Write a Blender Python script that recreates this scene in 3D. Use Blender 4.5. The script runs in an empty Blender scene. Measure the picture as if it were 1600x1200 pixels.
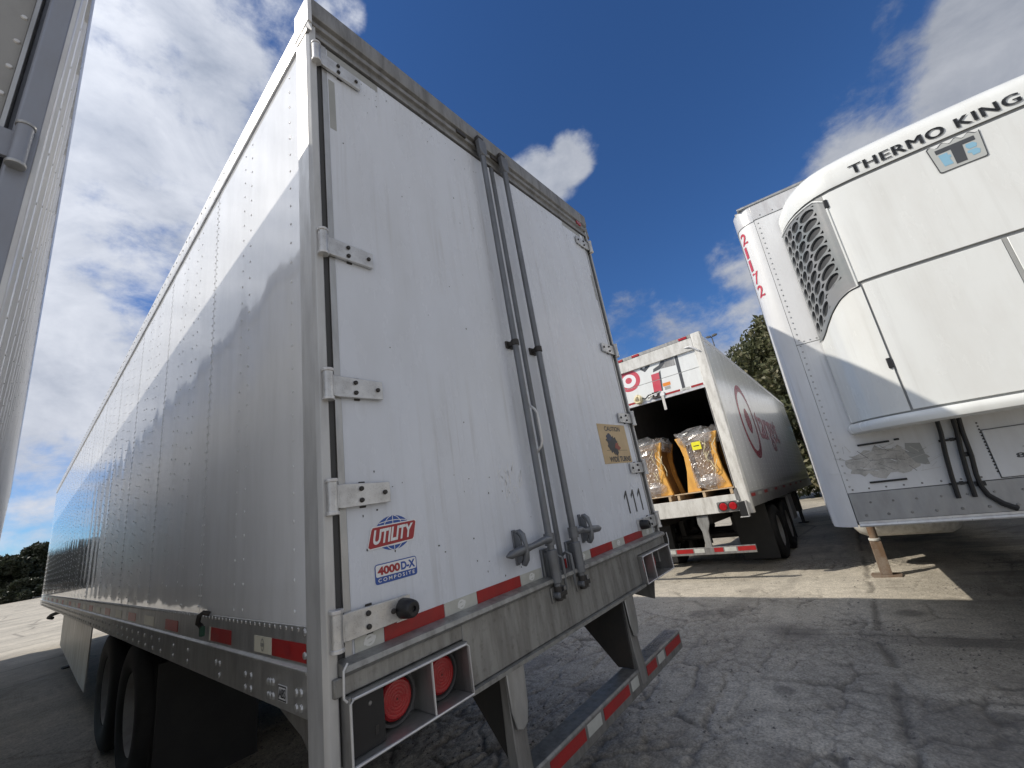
import bpy, bmesh, math, random
import numpy as np
from mathutils import Vector, Matrix
random.seed(7); rng = np.random.default_rng(7)
SC = bpy.context.scene; COL = SC.collection
R = math.radians

# ------------------------------------------------------------------ camera, sky, sun, exposure
cam_d = bpy.data.cameras.new('camera'); cam = bpy.data.objects.new('camera', cam_d); COL.objects.link(cam)
def cam_axes(yaw, pitch, roll):
    f = Vector((math.sin(yaw)*math.cos(pitch), math.cos(yaw)*math.cos(pitch), math.sin(pitch)))
    r0 = Vector((math.cos(yaw), -math.sin(yaw), 0)); u0 = r0.cross(f)
    r = math.cos(roll)*r0 + math.sin(roll)*u0; u = -math.sin(roll)*r0 + math.cos(roll)*u0
    return r, u, f
CAM = Vector((-0.66544, -1.41149, 1.58600))
cr, cu, cf = cam_axes(R(51.3716), R(16.1750), R(-9.4992))
m = Matrix((cr, cu, -cf)).transposed().to_4x4(); m.translation = CAM; cam.matrix_world = m
cam_d.sensor_width = 36.0; cam_d.sensor_fit = 'HORIZONTAL'; cam_d.lens = 36*641.23/1600
cam_d.clip_start = 0.02; cam_d.clip_end = 3000
SC.camera = cam

SUN_K = Vector((-0.80, 0.757, 1.0)).normalized()          # direction towards the sun
SUN_EL = math.asin(SUN_K.z); SUN_AZ = math.atan2(SUN_K.x, SUN_K.y)
SUN_STRENGTH = 2.65; SKY_STRENGTH = 0.10; EXPOSURE = 0.46
CLOUD_BRIGHT = 5.0
sun_d = bpy.data.lights.new('sun', 'SUN'); sun_d.energy = SUN_STRENGTH; sun_d.angle = R(0.5); sun_d.color = (1.0, 0.93, 0.82)
sun = bpy.data.objects.new('sun', sun_d); COL.objects.link(sun)
sun.rotation_mode = 'QUATERNION'; sun.rotation_quaternion = SUN_K.to_track_quat('Z', 'Y')
SC.view_settings.view_transform = 'Standard'; SC.view_settings.look = 'None'
SC.view_settings.exposure = EXPOSURE; SC.view_settings.gamma = 1.0; SC.view_settings.use_curve_mapping = False
SC.render.engine = 'CYCLES'
SC.cycles.max_bounces = 12; SC.cycles.diffuse_bounces = 7; SC.cycles.glossy_bounces = 5
SC.cycles.use_denoising = True; SC.cycles.sample_clamp_indirect = 6.0
SC.cycles.caustics_reflective = False; SC.cycles.caustics_refractive = False

W = bpy.data.worlds.new('World'); SC.world = W; W.use_nodes = True
nt = W.node_tree; nt.nodes.clear()
def wn(t, **kw):
    n = nt.nodes.new(t)
    for k, v in kw.items(): setattr(n, k, v)
    return n
def wl(a, b): nt.links.new(a, b)
out = wn('ShaderNodeOutputWorld'); bg = wn('ShaderNodeBackground'); bg.inputs['Strength'].default_value = SKY_STRENGTH
wl(bg.outputs[0], out.inputs[0])
sky = wn('ShaderNodeTexSky', sky_type='NISHITA', sun_disc=False)
sky.sun_elevation = SUN_EL; sky.sun_rotation = SUN_AZ
sky.air_density = 1.0; sky.dust_density = 0.1; sky.ozone_density = 2.5; sky.altitude = 30
tc = wn('ShaderNodeTexCoord'); D = tc.outputs['Generated']
def wmath(op, a, b=None, clamp=False):
    n = wn('ShaderNodeMath', operation=op); n.use_clamp = clamp
    for i, x in enumerate((a, b)):
        if x is None: continue
        if isinstance(x, (int, float)): n.inputs[i].default_value = x
        else: wl(x, n.inputs[i])
    return n.outputs[0]
def wnoise(vec, scale, detail=6, rough=0.55, dist=0.0):
    n = wn('ShaderNodeTexNoise'); n.inputs['Scale'].default_value = scale; n.inputs['Detail'].default_value = detail
    n.inputs['Roughness'].default_value = rough; n.inputs['Distortion'].default_value = dist; wl(vec, n.inputs['Vector'])
    return n.outputs['Fac']
# cloud coordinates: directions, flattened towards the horizon so that far clouds look like banks
mp = wn('ShaderNodeMapping'); mp.inputs['Scale'].default_value = (1, 1, 1.55); wl(D, mp.inputs['Vector'])
P = mp.outputs[0]
def bump_dir(d, rad, amp):
    """a soft patch of cloud cover centred on a sky direction (rad in degrees)"""
    d = Vector(d).normalized()
    dp = wn('ShaderNodeVectorMath', operation='DOT_PRODUCT'); wl(D, dp.inputs[0]); dp.inputs[1].default_value = d
    mr = wn('ShaderNodeMapRange', interpolation_type='SMOOTHSTEP'); mr.clamp = True
    wl(dp.outputs['Value'], mr.inputs['Value'])
    mr.inputs['From Min'].default_value = math.cos(R(rad)); mr.inputs['From Max'].default_value = 1.0
    mr.inputs['To Min'].default_value = 0.0; mr.inputs['To Max'].default_value = amp
    return mr.outputs[0]
def addall(l):
    o = l[0]
    for x in l[1:]: o = wmath('ADD', o, x)
    return o
n1 = wnoise(P, 3.2, 8, 0.58, 0.12); n2 = wnoise(P, 13.0, 9, 0.64, 0.15)
base = wmath('ADD', wmath('MULTIPLY', n1, 1.0), wmath('MULTIPLY', n2, 0.58))   # about 0.35..1.05
cover = [
    bump_dir((-0.36, 0.62, 0.69), 50, 0.60),      # wide cloud sheet towards the sun
    bump_dir((-0.05, 0.90, 0.45), 34, 0.26),
    bump_dir((-0.02, 0.985, 0.17), 20, 0.20),     # lower bank ahead
    bump_dir((-0.9, 0.2, 0.45), 60, 0.36),        # it goes on behind the left trailer
    bump_dir((0.885, -0.310, 0.330), 20, 0.56),   # cumulus above the refrigerated trailer
    bump_dir((0.815, -0.350, 0.450), 10, 0.36),
    bump_dir((0.785, -0.310, 0.535), 4.5, 0.30),
    bump_dir((0.90, -0.11, 0.430), 8, 0.30),
    # small puff above the white trailer
    bump_dir((0.6845, 0.2659, 0.6788), 4.0, 0.38),
    bump_dir((0.6743, 0.3163, 0.6673), 4.8, 0.34),
    bump_dir((0.6346, 0.3634, 0.6820), 3.6, 0.4),
    bump_dir((0.6867, 0.3494, 0.6374), 4.2, 0.3),
    bump_dir((0.6323, 0.4157, 0.6537), 4.5, 0.3),
    bump_dir((0.268, 0.450, 0.853), 3.2, 0.26),
    bump_dir((0.890, 0.320, 0.325), 9, 0.34),     # low wisps
    bump_dir((0.950, 0.130, 0.270), 11, 0.40),
    bump_dir((0.905, 0.085, 0.413), 5, 0.36),
    bump_dir((0.25, -0.85, 0.45), 62, 0.75),      # two unseen cloud patches added behind the camera to brighten shaded faces
    bump_dir((-0.6, -0.7, 0.35), 55, 0.65),
]
dens = wmath('ADD', base, addall(cover))
mask = wn('ShaderNodeMapRange', interpolation_type='SMOOTHSTEP'); wl(dens, mask.inputs['Value'])
mask.inputs['From Min'].default_value = 1.04; mask.inputs['From Max'].default_value = 1.38
MASK = mask.outputs[0]
# cloud tone: grey cores and bright rims, brighter towards the sun as the real sheet is
n3 = wnoise(P, 5.0, 7, 0.6, 0.4)
tone = wn('ShaderNodeValToRGB'); wl(addall([wmath('MULTIPLY', n3, 0.78), wmath('MULTIPLY', n2, 0.22)]), tone.inputs[0])
e = tone.color_ramp.elements
e[0].position = 0.28; e[0].color = (0.41, 0.47, 0.60, 1); e[1].position = 0.66; e[1].color = (0.93, 0.97, 1.07, 1)
sdp = wn('ShaderNodeVectorMath', operation='DOT_PRODUCT'); wl(D, sdp.inputs[0]); sdp.inputs[1].default_value = SUN_K
sg = wn('ShaderNodeMapRange'); wl(sdp.outputs['Value'], sg.inputs['Value'])
sg.inputs['From Min'].default_value = 0.0; sg.inputs['From Max'].default_value = 1.0
sg.inputs['To Min'].default_value = CLOUD_BRIGHT*0.80; sg.inputs['To Max'].default_value = CLOUD_BRIGHT*1.35
glare = wmath('MULTIPLY', wmath('POWER', wmath('MAXIMUM', sdp.outputs['Value'], 0.0), 14.0), CLOUD_BRIGHT*2.2)   # out-of-view cloud glow round the sun, added to lift the shaded sides
cl = wn('ShaderNodeVectorMath', operation='SCALE'); wl(tone.outputs[0], cl.inputs[0]); wl(wmath('ADD', sg.outputs[0], glare), cl.inputs['Scale'])
mixc = wn('ShaderNodeMix', data_type='RGBA'); wl(MASK, mixc.inputs['Factor'])
deep = wn('ShaderNodeMix', data_type='RGBA', blend_type='MULTIPLY'); deep.inputs['Factor'].default_value = 1.0; wl(sky.outputs[0], deep.inputs['A']); deep.inputs['B'].default_value = (0.32, 0.53, 0.80, 1)
wl(deep.outputs['Result'], mixc.inputs['A'])
wl(cl.outputs[0], mixc.inputs['B'])
wl(mixc.outputs['Result'], bg.inputs['Color'])

# ------------------------------------------------------------------ materials
MATS = {}
def mat(name, col, rough=0.5, metal=0.0, dirt=None, dirt_amt=0.0, dirt_scale=3.0, streak=1.0, rvar=0.0,
        bump=0.0, bscale=40.0, coat=0.0, fine=0.0, spec=0.5, runs=0.0):
    """principled surface with a second colour spread by noise (stretched along z into streaks when streak > 1)"""
    if name in MATS: return MATS[name]
    M = bpy.data.materials.new(name); M.use_nodes = True; t = M.node_tree; b = t.nodes['Principled BSDF']
    b.inputs['Base Color'].default_value = (*col, 1); b.inputs['Roughness'].default_value = rough
    b.inputs['Metallic'].default_value = metal; b.inputs['Coat Weight'].default_value = coat
    b.inputs['Coat Roughness'].default_value = 0.08; b.inputs['Specular IOR Level'].default_value = spec
    tcn = t.nodes.new('ShaderNodeTexCoord')
    def noise(scale, detail, vec):
        n = t.nodes.new('ShaderNodeTexNoise'); n.inputs['Scale'].default_value = scale; n.inputs['Detail'].default_value = detail
        n.inputs['Roughness'].default_value = 0.62; t.links.new(vec, n.inputs['Vector']); return n
    v = tcn.outputs['Object']
    if streak != 1.0:
        mpp = t.nodes.new('ShaderNodeMapping'); mpp.inputs['Scale'].default_value = (streak, streak, 1.0)
        t.links.new(v, mpp.inputs['Vector']); vs = mpp.outputs[0]
    else: vs = v
    if dirt is not None and dirt_amt > 0:
        n = noise(dirt_scale, 8, vs)
        rp = t.nodes.new('ShaderNodeMapRange'); rp.inputs['From Min'].default_value = 0.42; rp.inputs['From Max'].default_value = 0.75
        rp.inputs['To Max'].default_value = dirt_amt; t.links.new(n.outputs['Fac'], rp.inputs['Value'])
        fac = rp.outputs[0]
        if fine > 0:
            n_2 = noise(dirt_scale*14, 4, v); r2 = t.nodes.new('ShaderNodeMapRange'); r2.inputs['From Min'].default_value = 0.56
            r2.inputs['From Max'].default_value = 0.70; r2.inputs['To Max'].default_value = fine; t.links.new(n_2.outputs['Fac'], r2.inputs['Value'])
            ad = t.nodes.new('ShaderNodeMath'); ad.operation = 'ADD'; ad.use_clamp = True
            t.links.new(fac, ad.inputs[0]); t.links.new(r2.outputs[0], ad.inputs[1]); fac = ad.outputs[0]
        mx = t.nodes.new('ShaderNodeMix'); mx.data_type = 'RGBA'; mx.inputs['A'].default_value = (*col, 1); mx.inputs['B'].default_value = (*dirt, 1)
        t.links.new(fac, mx.inputs['Factor']); t.links.new(mx.outputs['Result'], b.inputs['Base Color'])
    if runs > 0:
        mr_ = t.nodes.new('ShaderNodeMapping'); mr_.inputs['Scale'].default_value = (26, 26, 0.55); t.links.new(v, mr_.inputs['Vector'])
        n_r = noise(1.0, 5, mr_.outputs[0]); n_p = noise(1.1, 4, v)
        ra = t.nodes.new('ShaderNodeMapRange'); ra.inputs['From Min'].default_value = 0.52; ra.inputs['From Max'].default_value = 0.78; t.links.new(n_r.outputs['Fac'], ra.inputs['Value'])
        rb = t.nodes.new('ShaderNodeMapRange'); rb.inputs['From Min'].default_value = 0.42; rb.inputs['From Max'].default_value = 0.66; rb.inputs['To Max'].default_value = runs; t.links.new(n_p.outputs['Fac'], rb.inputs['Value'])
        rm = t.nodes.new('ShaderNodeMath'); rm.operation = 'MULTIPLY'; t.links.new(ra.outputs[0], rm.inputs[0]); t.links.new(rb.outputs[0], rm.inputs[1])
        mz = t.nodes.new('ShaderNodeMix'); mz.data_type = 'RGBA'; mz.inputs['B'].default_value = (0.27, 0.245, 0.205, 1); t.links.new(rm.outputs[0], mz.inputs['Factor'])
        src = b.inputs['Base Color'].links[0].from_socket; t.links.new(src, mz.inputs['A']); t.links.new(mz.outputs['Result'], b.inputs['Base Color'])
    if rvar > 0:
        n = noise(dirt_scale*1.7, 6, vs); rr = t.nodes.new('ShaderNodeMapRange')
        rr.inputs['From Min'].default_value = 0.3; rr.inputs['From Max'].default_value = 0.7
        rr.inputs['To Min'].default_value = max(0.02, rough-rvar); rr.inputs['To Max'].default_value = min(1, rough+rvar)
        t.links.new(n.outputs['Fac'], rr.inputs['Value']); t.links.new(rr.outputs[0], b.inputs['Roughness'])
    if bump > 0:
        n = noise(bscale, 5, v); bp = t.nodes.new('ShaderNodeBump'); bp.inputs['Strength'].default_value = bump
        bp.inputs['Distance'].default_value = 0.01; t.links.new(n.outputs['Fac'], bp.inputs['Height']); t.links.new(bp.outputs[0], b.inputs['Normal'])
    MATS[name] = M; return M

def glossy_side(name, col, rough, wave):
    """painted sheet metal that oil-cans a little between its posts: wavy reflections"""
    if name in MATS: return MATS[name]
    M = mat(name, col, rough, 0.0, (0.52, 0.52, 0.50), 0.35, 1.3, 5.0, 0.02, coat=0.25)
    t = M.node_tree; b = t.nodes['Principled BSDF']
    tcn = t.nodes.new('ShaderNodeTexCoord'); mpp = t.nodes.new('ShaderNodeMapping'); mpp.inputs['Scale'].default_value = (1, 1.0, 0.35)
    t.links.new(tcn.outputs['Object'], mpp.inputs['Vector'])
    n = t.nodes.new('ShaderNodeTexNoise'); n.inputs['Scale'].default_value = 2.2; n.inputs['Detail'].default_value = 2.5; t.links.new(mpp.outputs[0], n.inputs['Vector'])
    n2_ = t.nodes.new('ShaderNodeTexNoise'); n2_.inputs['Scale'].default_value = 9.0; n2_.inputs['Detail'].default_value = 2.0; t.links.new(tcn.outputs['Object'], n2_.inputs['Vector'])
    sx = t.nodes.new('ShaderNodeSeparateXYZ'); t.links.new(tcn.outputs['Object'], sx.inputs[0])
    sn = t.nodes.new('ShaderNodeMath'); sn.operation = 'MULTIPLY'; sn.inputs[1].default_value = 2*math.pi/0.418; t.links.new(sx.outputs['Y'], sn.inputs[0])
    s2 = t.nodes.new('ShaderNodeMath'); s2.operation = 'SINE'; t.links.new(sn.outputs[0], s2.inputs[0])
    s3 = t.nodes.new('ShaderNodeMath'); s3.operation = 'MULTIPLY_ADD'; s3.inputs[1].default_value = 0.09; t.links.new(s2.outputs[0], s3.inputs[0]); t.links.new(n.outputs['Fac'], s3.inputs[2])
    s4 = t.nodes.new('ShaderNodeMath'); s4.operation = 'MULTIPLY_ADD'; s4.inputs[1].default_value = 0.07; t.links.new(n2_.outputs['Fac'], s4.inputs[0]); t.links.new(s3.outputs[0], s4.inputs[2])
    bp = t.nodes.new('ShaderNodeBump'); bp.inputs['Strength'].default_value = 1.0; bp.inputs['Distance'].default_value = wave
    t.links.new(s4.outputs[0], bp.inputs['Height']); t.links.new(bp.outputs[0], b.inputs['Normal']); t.links.new(bp.outputs[0], b.inputs['Coat Normal'])
    return M

WHITE_SIDE = glossy_side('white_sheet_side', (0.81, 0.82, 0.83), 0.05, 0.0042)
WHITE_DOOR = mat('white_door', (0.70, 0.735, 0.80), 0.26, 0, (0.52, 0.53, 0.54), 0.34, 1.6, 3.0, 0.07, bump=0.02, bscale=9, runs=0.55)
WHITE_TK = mat('white_fibreglass', (0.77, 0.785, 0.765), 0.24, 0, (0.58, 0.56, 0.52), 0.32, 1.8, 3.0, 0.06, bump=0.01, bscale=4, runs=0.22)
WHITE_WALL = mat('white_front_wall', (0.78, 0.79, 0.80), 0.42, 0, (0.52, 0.51, 0.49), 0.35, 2.0, 3.0, 0.06, bump=0.02, bscale=6, runs=0.4)
WHITE_DIRTY = mat('white_dirty_paint', (0.66, 0.65, 0.61), 0.5, 0, (0.34, 0.32, 0.28), 0.75, 3.5, 4.0, 0.1, fine=0.3)
WHITE_TGT = glossy_side('white_sheet_store_trailer', (0.72, 0.73, 0.72), 0.17, 0.004)
ALU = mat('mill_aluminium', (0.50, 0.50, 0.49), 0.42, 0.75, (0.24, 0.235, 0.225), 0.55, 4.0, 5.0, 0.12, bump=0.05, bscale=60)
ALU_LIGHT = mat('bright_aluminium', (0.70, 0.70, 0.69), 0.36, 0.35, (0.40, 0.35, 0.34), 0.5, 5.0, 4.0, 0.1)
POST = mat('anodised_post', (0.56, 0.56, 0.55), 0.38, 0.35, (0.34, 0.335, 0.325), 0.6, 4.0, 5.0, 0.1)
ALU_DARK = mat('grimy_aluminium', (0.30, 0.295, 0.285), 0.5, 0.6, (0.10, 0.095, 0.09), 0.7, 3.5, 6.0, 0.12, bump=0.06, bscale=50)
SILL = mat('galvanised_sill', (0.36, 0.36, 0.345), 0.48, 0.55, (0.13, 0.12, 0.11), 0.75, 3.0, 7.0, 0.1, bump=0.05, bscale=40, fine=0.25)
GALV = mat('galvanised_hinge', (0.66, 0.66, 0.65), 0.40, 0.7, (0.34, 0.33, 0.32), 0.6, 16.0, 1.0, 0.12, bump=0.05, bscale=120, fine=0.5)
ROD = mat('galvanised_rod', (0.19, 0.20, 0.215), 0.45, 0.5, (0.10, 0.10, 0.10), 0.6, 6.0, 1.0, 0.1)
SEAL = mat('door_seal_rubber', (0.06, 0.06, 0.06), 0.6)
BLACK = mat('black_plastic', (0.016, 0.016, 0.017), 0.45, bump=0.05)
STEEL_DARK = mat('dark_chassis_steel', (0.035, 0.034, 0.033), 0.6, 0.2, (0.07, 0.055, 0.045), 0.7, 4.0, bump=0.08)
RUBBER = mat('tyre_rubber', (0.012, 0.012, 0.012), 0.75, 0, (0.035, 0.033, 0.03), 0.6, 6.0, bump=0.1)
RIM = mat('white_wheel_rim', (0.30, 0.30, 0.29), 0.5, 0.1, (0.16, 0.14, 0.12), 0.7, 6.0, fine=0.3)
FLAP = mat('mudflap_rubber', (0.012, 0.012, 0.012), 0.6, 0, (0.03, 0.028, 0.026), 0.6, 5)
SKIRT = mat('skirt_sheet', (0.58, 0.57, 0.53), 0.4, 0.1, (0.28, 0.25, 0.21), 0.7, 2.0, 4.0, 0.1)
RED_TAPE = mat('red_reflective_tape', (0.36, 0.018, 0.018), 0.35, 0, (0.20, 0.02, 0.02), 0.7, 14.0, bump=0.1, bscale=300)
WHITE_TAPE = mat('silver_reflective_tape', (0.55, 0.56, 0.52), 0.35, 0.1, (0.36, 0.36, 0.33), 0.6, 12.0, bump=0.1, bscale=300)
CREAM_TAPE = mat('cream_reflective_tape', (0.72, 0.70, 0.58), 0.4, 0, (0.55, 0.52, 0.42), 0.5, 12.0)
EMBLEM = mat('pale_emblem_print', (0.74, 0.75, 0.73), 0.4)
EMBLEM_DK = mat('grey_emblem_print', (0.33, 0.33, 0.30), 0.4)
LENS = mat('red_lamp_lens', (0.42, 0.008, 0.012), 0.22, 0, (0.20, 0.006, 0.008), 0.6, 22.0, bump=0.2, bscale=220, coat=0.5, fine=0.15)
BLUE = mat('blue_print', (0.035, 0.095, 0.36), 0.4); RED = mat('red_print', (0.36, 0.03, 0.035), 0.4)
WHITE_PR = mat('white_print', (0.80, 0.80, 0.80), 0.4); BLACK_PR = mat('black_print', (0.02, 0.02, 0.022), 0.4)
GREY_PR = mat('dark_grey_print', (0.062, 0.066, 0.072), 0.4); SKYBLUE = mat('pale_blue_print', (0.25, 0.46, 0.60), 0.4)
SIDE_RED = mat('sheen_paled_red_vinyl', (0.54, 0.11, 0.15), 0.18, 0, (0.60, 0.26, 0.28), 0.5, 2.0, coat=0.2)  # store red made paler, the side's reflection put into the colour
TGT_RED = mat('store_red_print', (0.56, 0.055, 0.085), 0.35, 0, (0.62, 0.22, 0.24), 0.4, 3.0)
TAN = mat('tan_sign_board', (0.58, 0.43, 0.24), 0.5, 0, (0.42, 0.30, 0.16), 0.6, 7.0)
ORANGE = mat('orange_sticker', (0.75, 0.24, 0.02), 0.45); YELLOW = mat('yellow_label', (0.85, 0.78, 0.03), 0.5)
BADGE = mat('badge_plate', (0.52, 0.53, 0.50), 0.35, 0.2)
GHOST = mat('grey_glue_patch', (0.34, 0.345, 0.33), 0.45, 0, (0.48, 0.48, 0.46), 0.4, 6.0)
GRILLE = mat('grey_grille_plastic', (0.25, 0.255, 0.26), 0.42, 0.0, (0.13, 0.175, 0.18), 0.6, 4.0, 1.0, 0.08)
GRILLE_DK = mat('grille_hole_dark', (0.05, 0.052, 0.055), 0.6)
RUST = mat('rusty_leg_steel', (0.17, 0.105, 0.062), 0.7, 0.2, (0.32, 0.29, 0.25), 0.7, 6.0, bump=0.15, fine=0.4)
GREEN = mat('green_plastic', (0.02, 0.08, 0.05), 0.5)
PATCHM = mat('peeled_tape_patch', (0.58, 0.565, 0.53), 0.65, 0, (0.20, 0.19, 0.17), 0.8, 8.0, bump=0.5, bscale=35, fine=0.5)
WOOD = mat('pallet_wood', (0.55, 0.42, 0.27), 0.75, 0, (0.30, 0.20, 0.12), 0.7, 8.0, bump=0.1)
KRAFT = mat('yellow_kraft_board', (0.78, 0.42, 0.09), 0.5, 0, (0.46, 0.20, 0.05), 0.6, 5.0, 2.0, bump=0.05)
CARGO_DK = mat('brown_cargo', (0.34, 0.19, 0.07), 0.6, 0, (0.07, 0.05, 0.03), 0.7, 6)
CREAM = mat('cream_rope', (0.72, 0.64, 0.42), 0.8, bump=0.3)
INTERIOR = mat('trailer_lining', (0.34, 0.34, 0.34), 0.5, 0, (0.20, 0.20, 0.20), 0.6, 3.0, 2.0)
DKWHITE = mat('grey_far_trailer', (0.20, 0.205, 0.215), 0.45, 0, (0.11, 0.11, 0.11), 0.5, 1.0)
BARK = mat('bark', (0.10, 0.075, 0.05), 0.85, bump=0.4, bscale=12)
GALV_POLE = mat('pole_steel', (0.10, 0.10, 0.10), 0.5, 0.5)
GLASS_DK = mat('dark_window_glass', (0.02, 0.025, 0.03), 0.08)

def film_mat():
    M = mat('stretch_film', (0.62, 0.61, 0.60), 0.14, 0.35, bump=0.6, bscale=40)
    t = M.node_tree; b = t.nodes['Principled BSDF']; b.inputs['Alpha'].default_value = 0.32
    return M
FILM = film_mat()

def leaf_mat(name, c1, c2, c3):
    M = bpy.data.materials.new(name); M.use_nodes = True; t = M.node_tree; b = t.nodes['Principled BSDF']
    at = t.nodes.new('ShaderNodeAttribute'); at.attribute_name = 'tint'
    rp = t.nodes.new('ShaderNodeValToRGB'); el = rp.color_ramp.elements
    el[0].color = (*c1, 1); el[1].color = (*c3, 1); x = el.new(0.5); x.color = (*c2, 1)
    t.links.new(at.outputs['Fac'], rp.inputs[0]); t.links.new(rp.outputs[0], b.inputs['Base Color']); b.inputs['Roughness'].default_value = 0.55
    tr = t.nodes.new('ShaderNodeBsdfTranslucent'); t.links.new(rp.outputs[0], tr.inputs['Color'])
    mx = t.nodes.new('ShaderNodeMixShader'); mx.inputs[0].default_value = 0.25
    t.links.new(b.outputs[0], mx.inputs[1]); t.links.new(tr.outputs[0], mx.inputs[2]); t.links.new(mx.outputs[0], t.nodes['Material Output'].inputs[0])
    return M
LEAF = leaf_mat('olive_leaves', (0.055, 0.065, 0.028), (0.12, 0.125, 0.06), (0.26, 0.23, 0.14))
LEAF_FAR = leaf_mat('dark_leaves', (0.025, 0.035, 0.020), (0.045, 0.055, 0.03), (0.075, 0.075, 0.05))

# ------------------------------------------------------------------ mesh builder
class MB:
    def __init__(s): s.v = []; s.f = []; s.fm = []; s.mats = []
    def mi(s, m):
        if m not in s.mats: s.mats.append(m)
        return s.mats.index(m)
    def add(s, vs, fs, m):
        o = len(s.v); k = s.mi(m); s.v.extend([tuple(v) for v in vs])
        for f in fs: s.f.append(tuple(i+o for i in f)); s.fm.append(k)
        return s
    def box(s, x0, x1, y0, y1, z0, z1, m):
        return s.add([(x0,y0,z0),(x1,y0,z0),(x1,y1,z0),(x0,y1,z0),(x0,y0,z1),(x1,y0,z1),(x1,y1,z1),(x0,y1,z1)],
                     [(0,3,2,1),(4,5,6,7),(0,1,5,4),(1,2,6,5),(2,3,7,6),(3,0,4,7)], m)
    def prism(s, poly, axis, a0, a1, m):
        """poly of 2D points; axis x: (y,z), axis y: (x,z), axis z: (x,y)"""
        def p(q, a): return (a,q[0],q[1]) if axis == 'x' else (q[0],a,q[1]) if axis == 'y' else (q[0],q[1],a)
        n = len(poly); vs = [p(q,a0) for q in poly]+[p(q,a1) for q in poly]
        fs = [tuple(range(n))[::-1], tuple(range(n,2*n))]+[(i,(i+1)%n,n+(i+1)%n,n+i) for i in range(n)]
        return s.add(vs, fs, m)
    def cyl(s, p0, p1, r0, r1=None, n=12, m=None, caps=True):
        r1 = r0 if r1 is None else r1; p0 = Vector(p0); p1 = Vector(p1); d = (p1-p0).normalized()
        a = d.orthogonal().normalized(); b = d.cross(a); vs = []
        for p, r in ((p0,r0),(p1,r1)):
            for i in range(n):
                t = 2*math.pi*i/n; vs.append(p+r*(math.cos(t)*a+math.sin(t)*b))
        fs = [(i,(i+1)%n,n+(i+1)%n,n+i) for i in range(n)]
        if caps: fs += [tuple(range(n))[::-1], tuple(range(n,2*n))]
        return s.add(vs, fs, m)
    def lathe(s, prof, c, axis, n, m):
        """prof [(t along axis, radius)]"""
        c = Vector(c); d = Vector(axis).normalized(); a = d.orthogonal().normalized(); b = d.cross(a); vs = []; fs = []
        for t, r in prof:
            for i in range(n):
                th = 2*math.pi*i/n; vs.append(c+d*t+r*(math.cos(th)*a+math.sin(th)*b))
        for k in range(len(prof)-1):
            for i in range(n): fs.append((k*n+i,k*n+(i+1)%n,(k+1)*n+(i+1)%n,(k+1)*n+i))
        return s.add(vs, fs, m)
    def tube(s, pts, r, n=8, m=None):
        pts = [Vector(p) for p in pts]; vs = []; fs = []; a = None
        for i, p in enumerate(pts):
            d = (pts[min(i+1,len(pts)-1)]-pts[max(i-1,0)]).normalized()
            a = d.orthogonal().normalized() if a is None else (a-d*a.dot(d)).normalized()
            b = d.cross(a); rr = r[i] if isinstance(r, (list,tuple)) else r
            for j in range(n):
                t = 2*math.pi*j/n; vs.append(p+rr*(math.cos(t)*a+math.sin(t)*b))
        for i in range(len(pts)-1):
            for j in range(n): fs.append((i*n+j,i*n+(j+1)%n,(i+1)*n+(j+1)%n,(i+1)*n+j))
        fs += [tuple(range(n))[::-1], tuple(range((len(pts)-1)*n,len(pts)*n))]
        return s.add(vs, fs, m)
    def rivet(s, c, nrm, r=0.008, m=None, n=6):
        c = Vector(c); d = Vector(nrm); a = d.orthogonal().normalized(); b = d.cross(a); vs = []
        for rr, h in ((r,0),(r*0.75,r*0.42)):
            for i in range(n):
                t = 2*math.pi*i/n; vs.append(c+d*h+rr*(math.cos(t)*a+math.sin(t)*b))
        vs.append(c+d*r*0.58)
        return s.add(vs, [(i,(i+1)%n,n+(i+1)%n,n+i) for i in range(n)]+[(n+i,n+(i+1)%n,2*n) for i in range(n)], m)
    def flat(s, poly, fn, m):
        """one polygon mapped by fn(u,v) -> point"""
        return s.add([fn(*q) for q in poly], [tuple(range(len(poly)))], m)
    def ring(s, ci, co, fn, m):
        n = len(ci); return s.add([fn(*q) for q in ci]+[fn(*q) for q in co], [(i,(i+1)%n,n+(i+1)%n,n+i) for i in range(n)], m)
    def grid(s, pts, m):
        ny = len(pts); nx = len(pts[0])
        return s.add([p for row in pts for p in row], [(j*nx+i,j*nx+i+1,(j+1)*nx+i+1,(j+1)*nx+i) for j in range(ny-1) for i in range(nx-1)], m)
    def text(s, body, fn, w, h, m, bold=0.0, shear=0.0, space=1.0):
        vs, fs = text_geo(body, bold, shear, space)
        return s.add([fn(x*w, y*h) for x, y in vs], fs, m)
    def mesh(s, name, bevel_smooth=True, recalc=True):
        me = bpy.data.meshes.new(name); me.from_pydata(s.v, [], s.f)
        for q in s.mats: me.materials.append(q)
        me.polygons.foreach_set('material_index', s.fm)
        if recalc:
            bm = bmesh.new(); bm.from_mesh(me); bmesh.ops.recalc_face_normals(bm, faces=bm.faces); bm.to_mesh(me); bm.free()
        if bevel_smooth:
            me.polygons.foreach_set('use_smooth', [True]*len(me.polygons)); me.set_sharp_from_angle(angle=R(38))
        me.update(); return me

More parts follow.
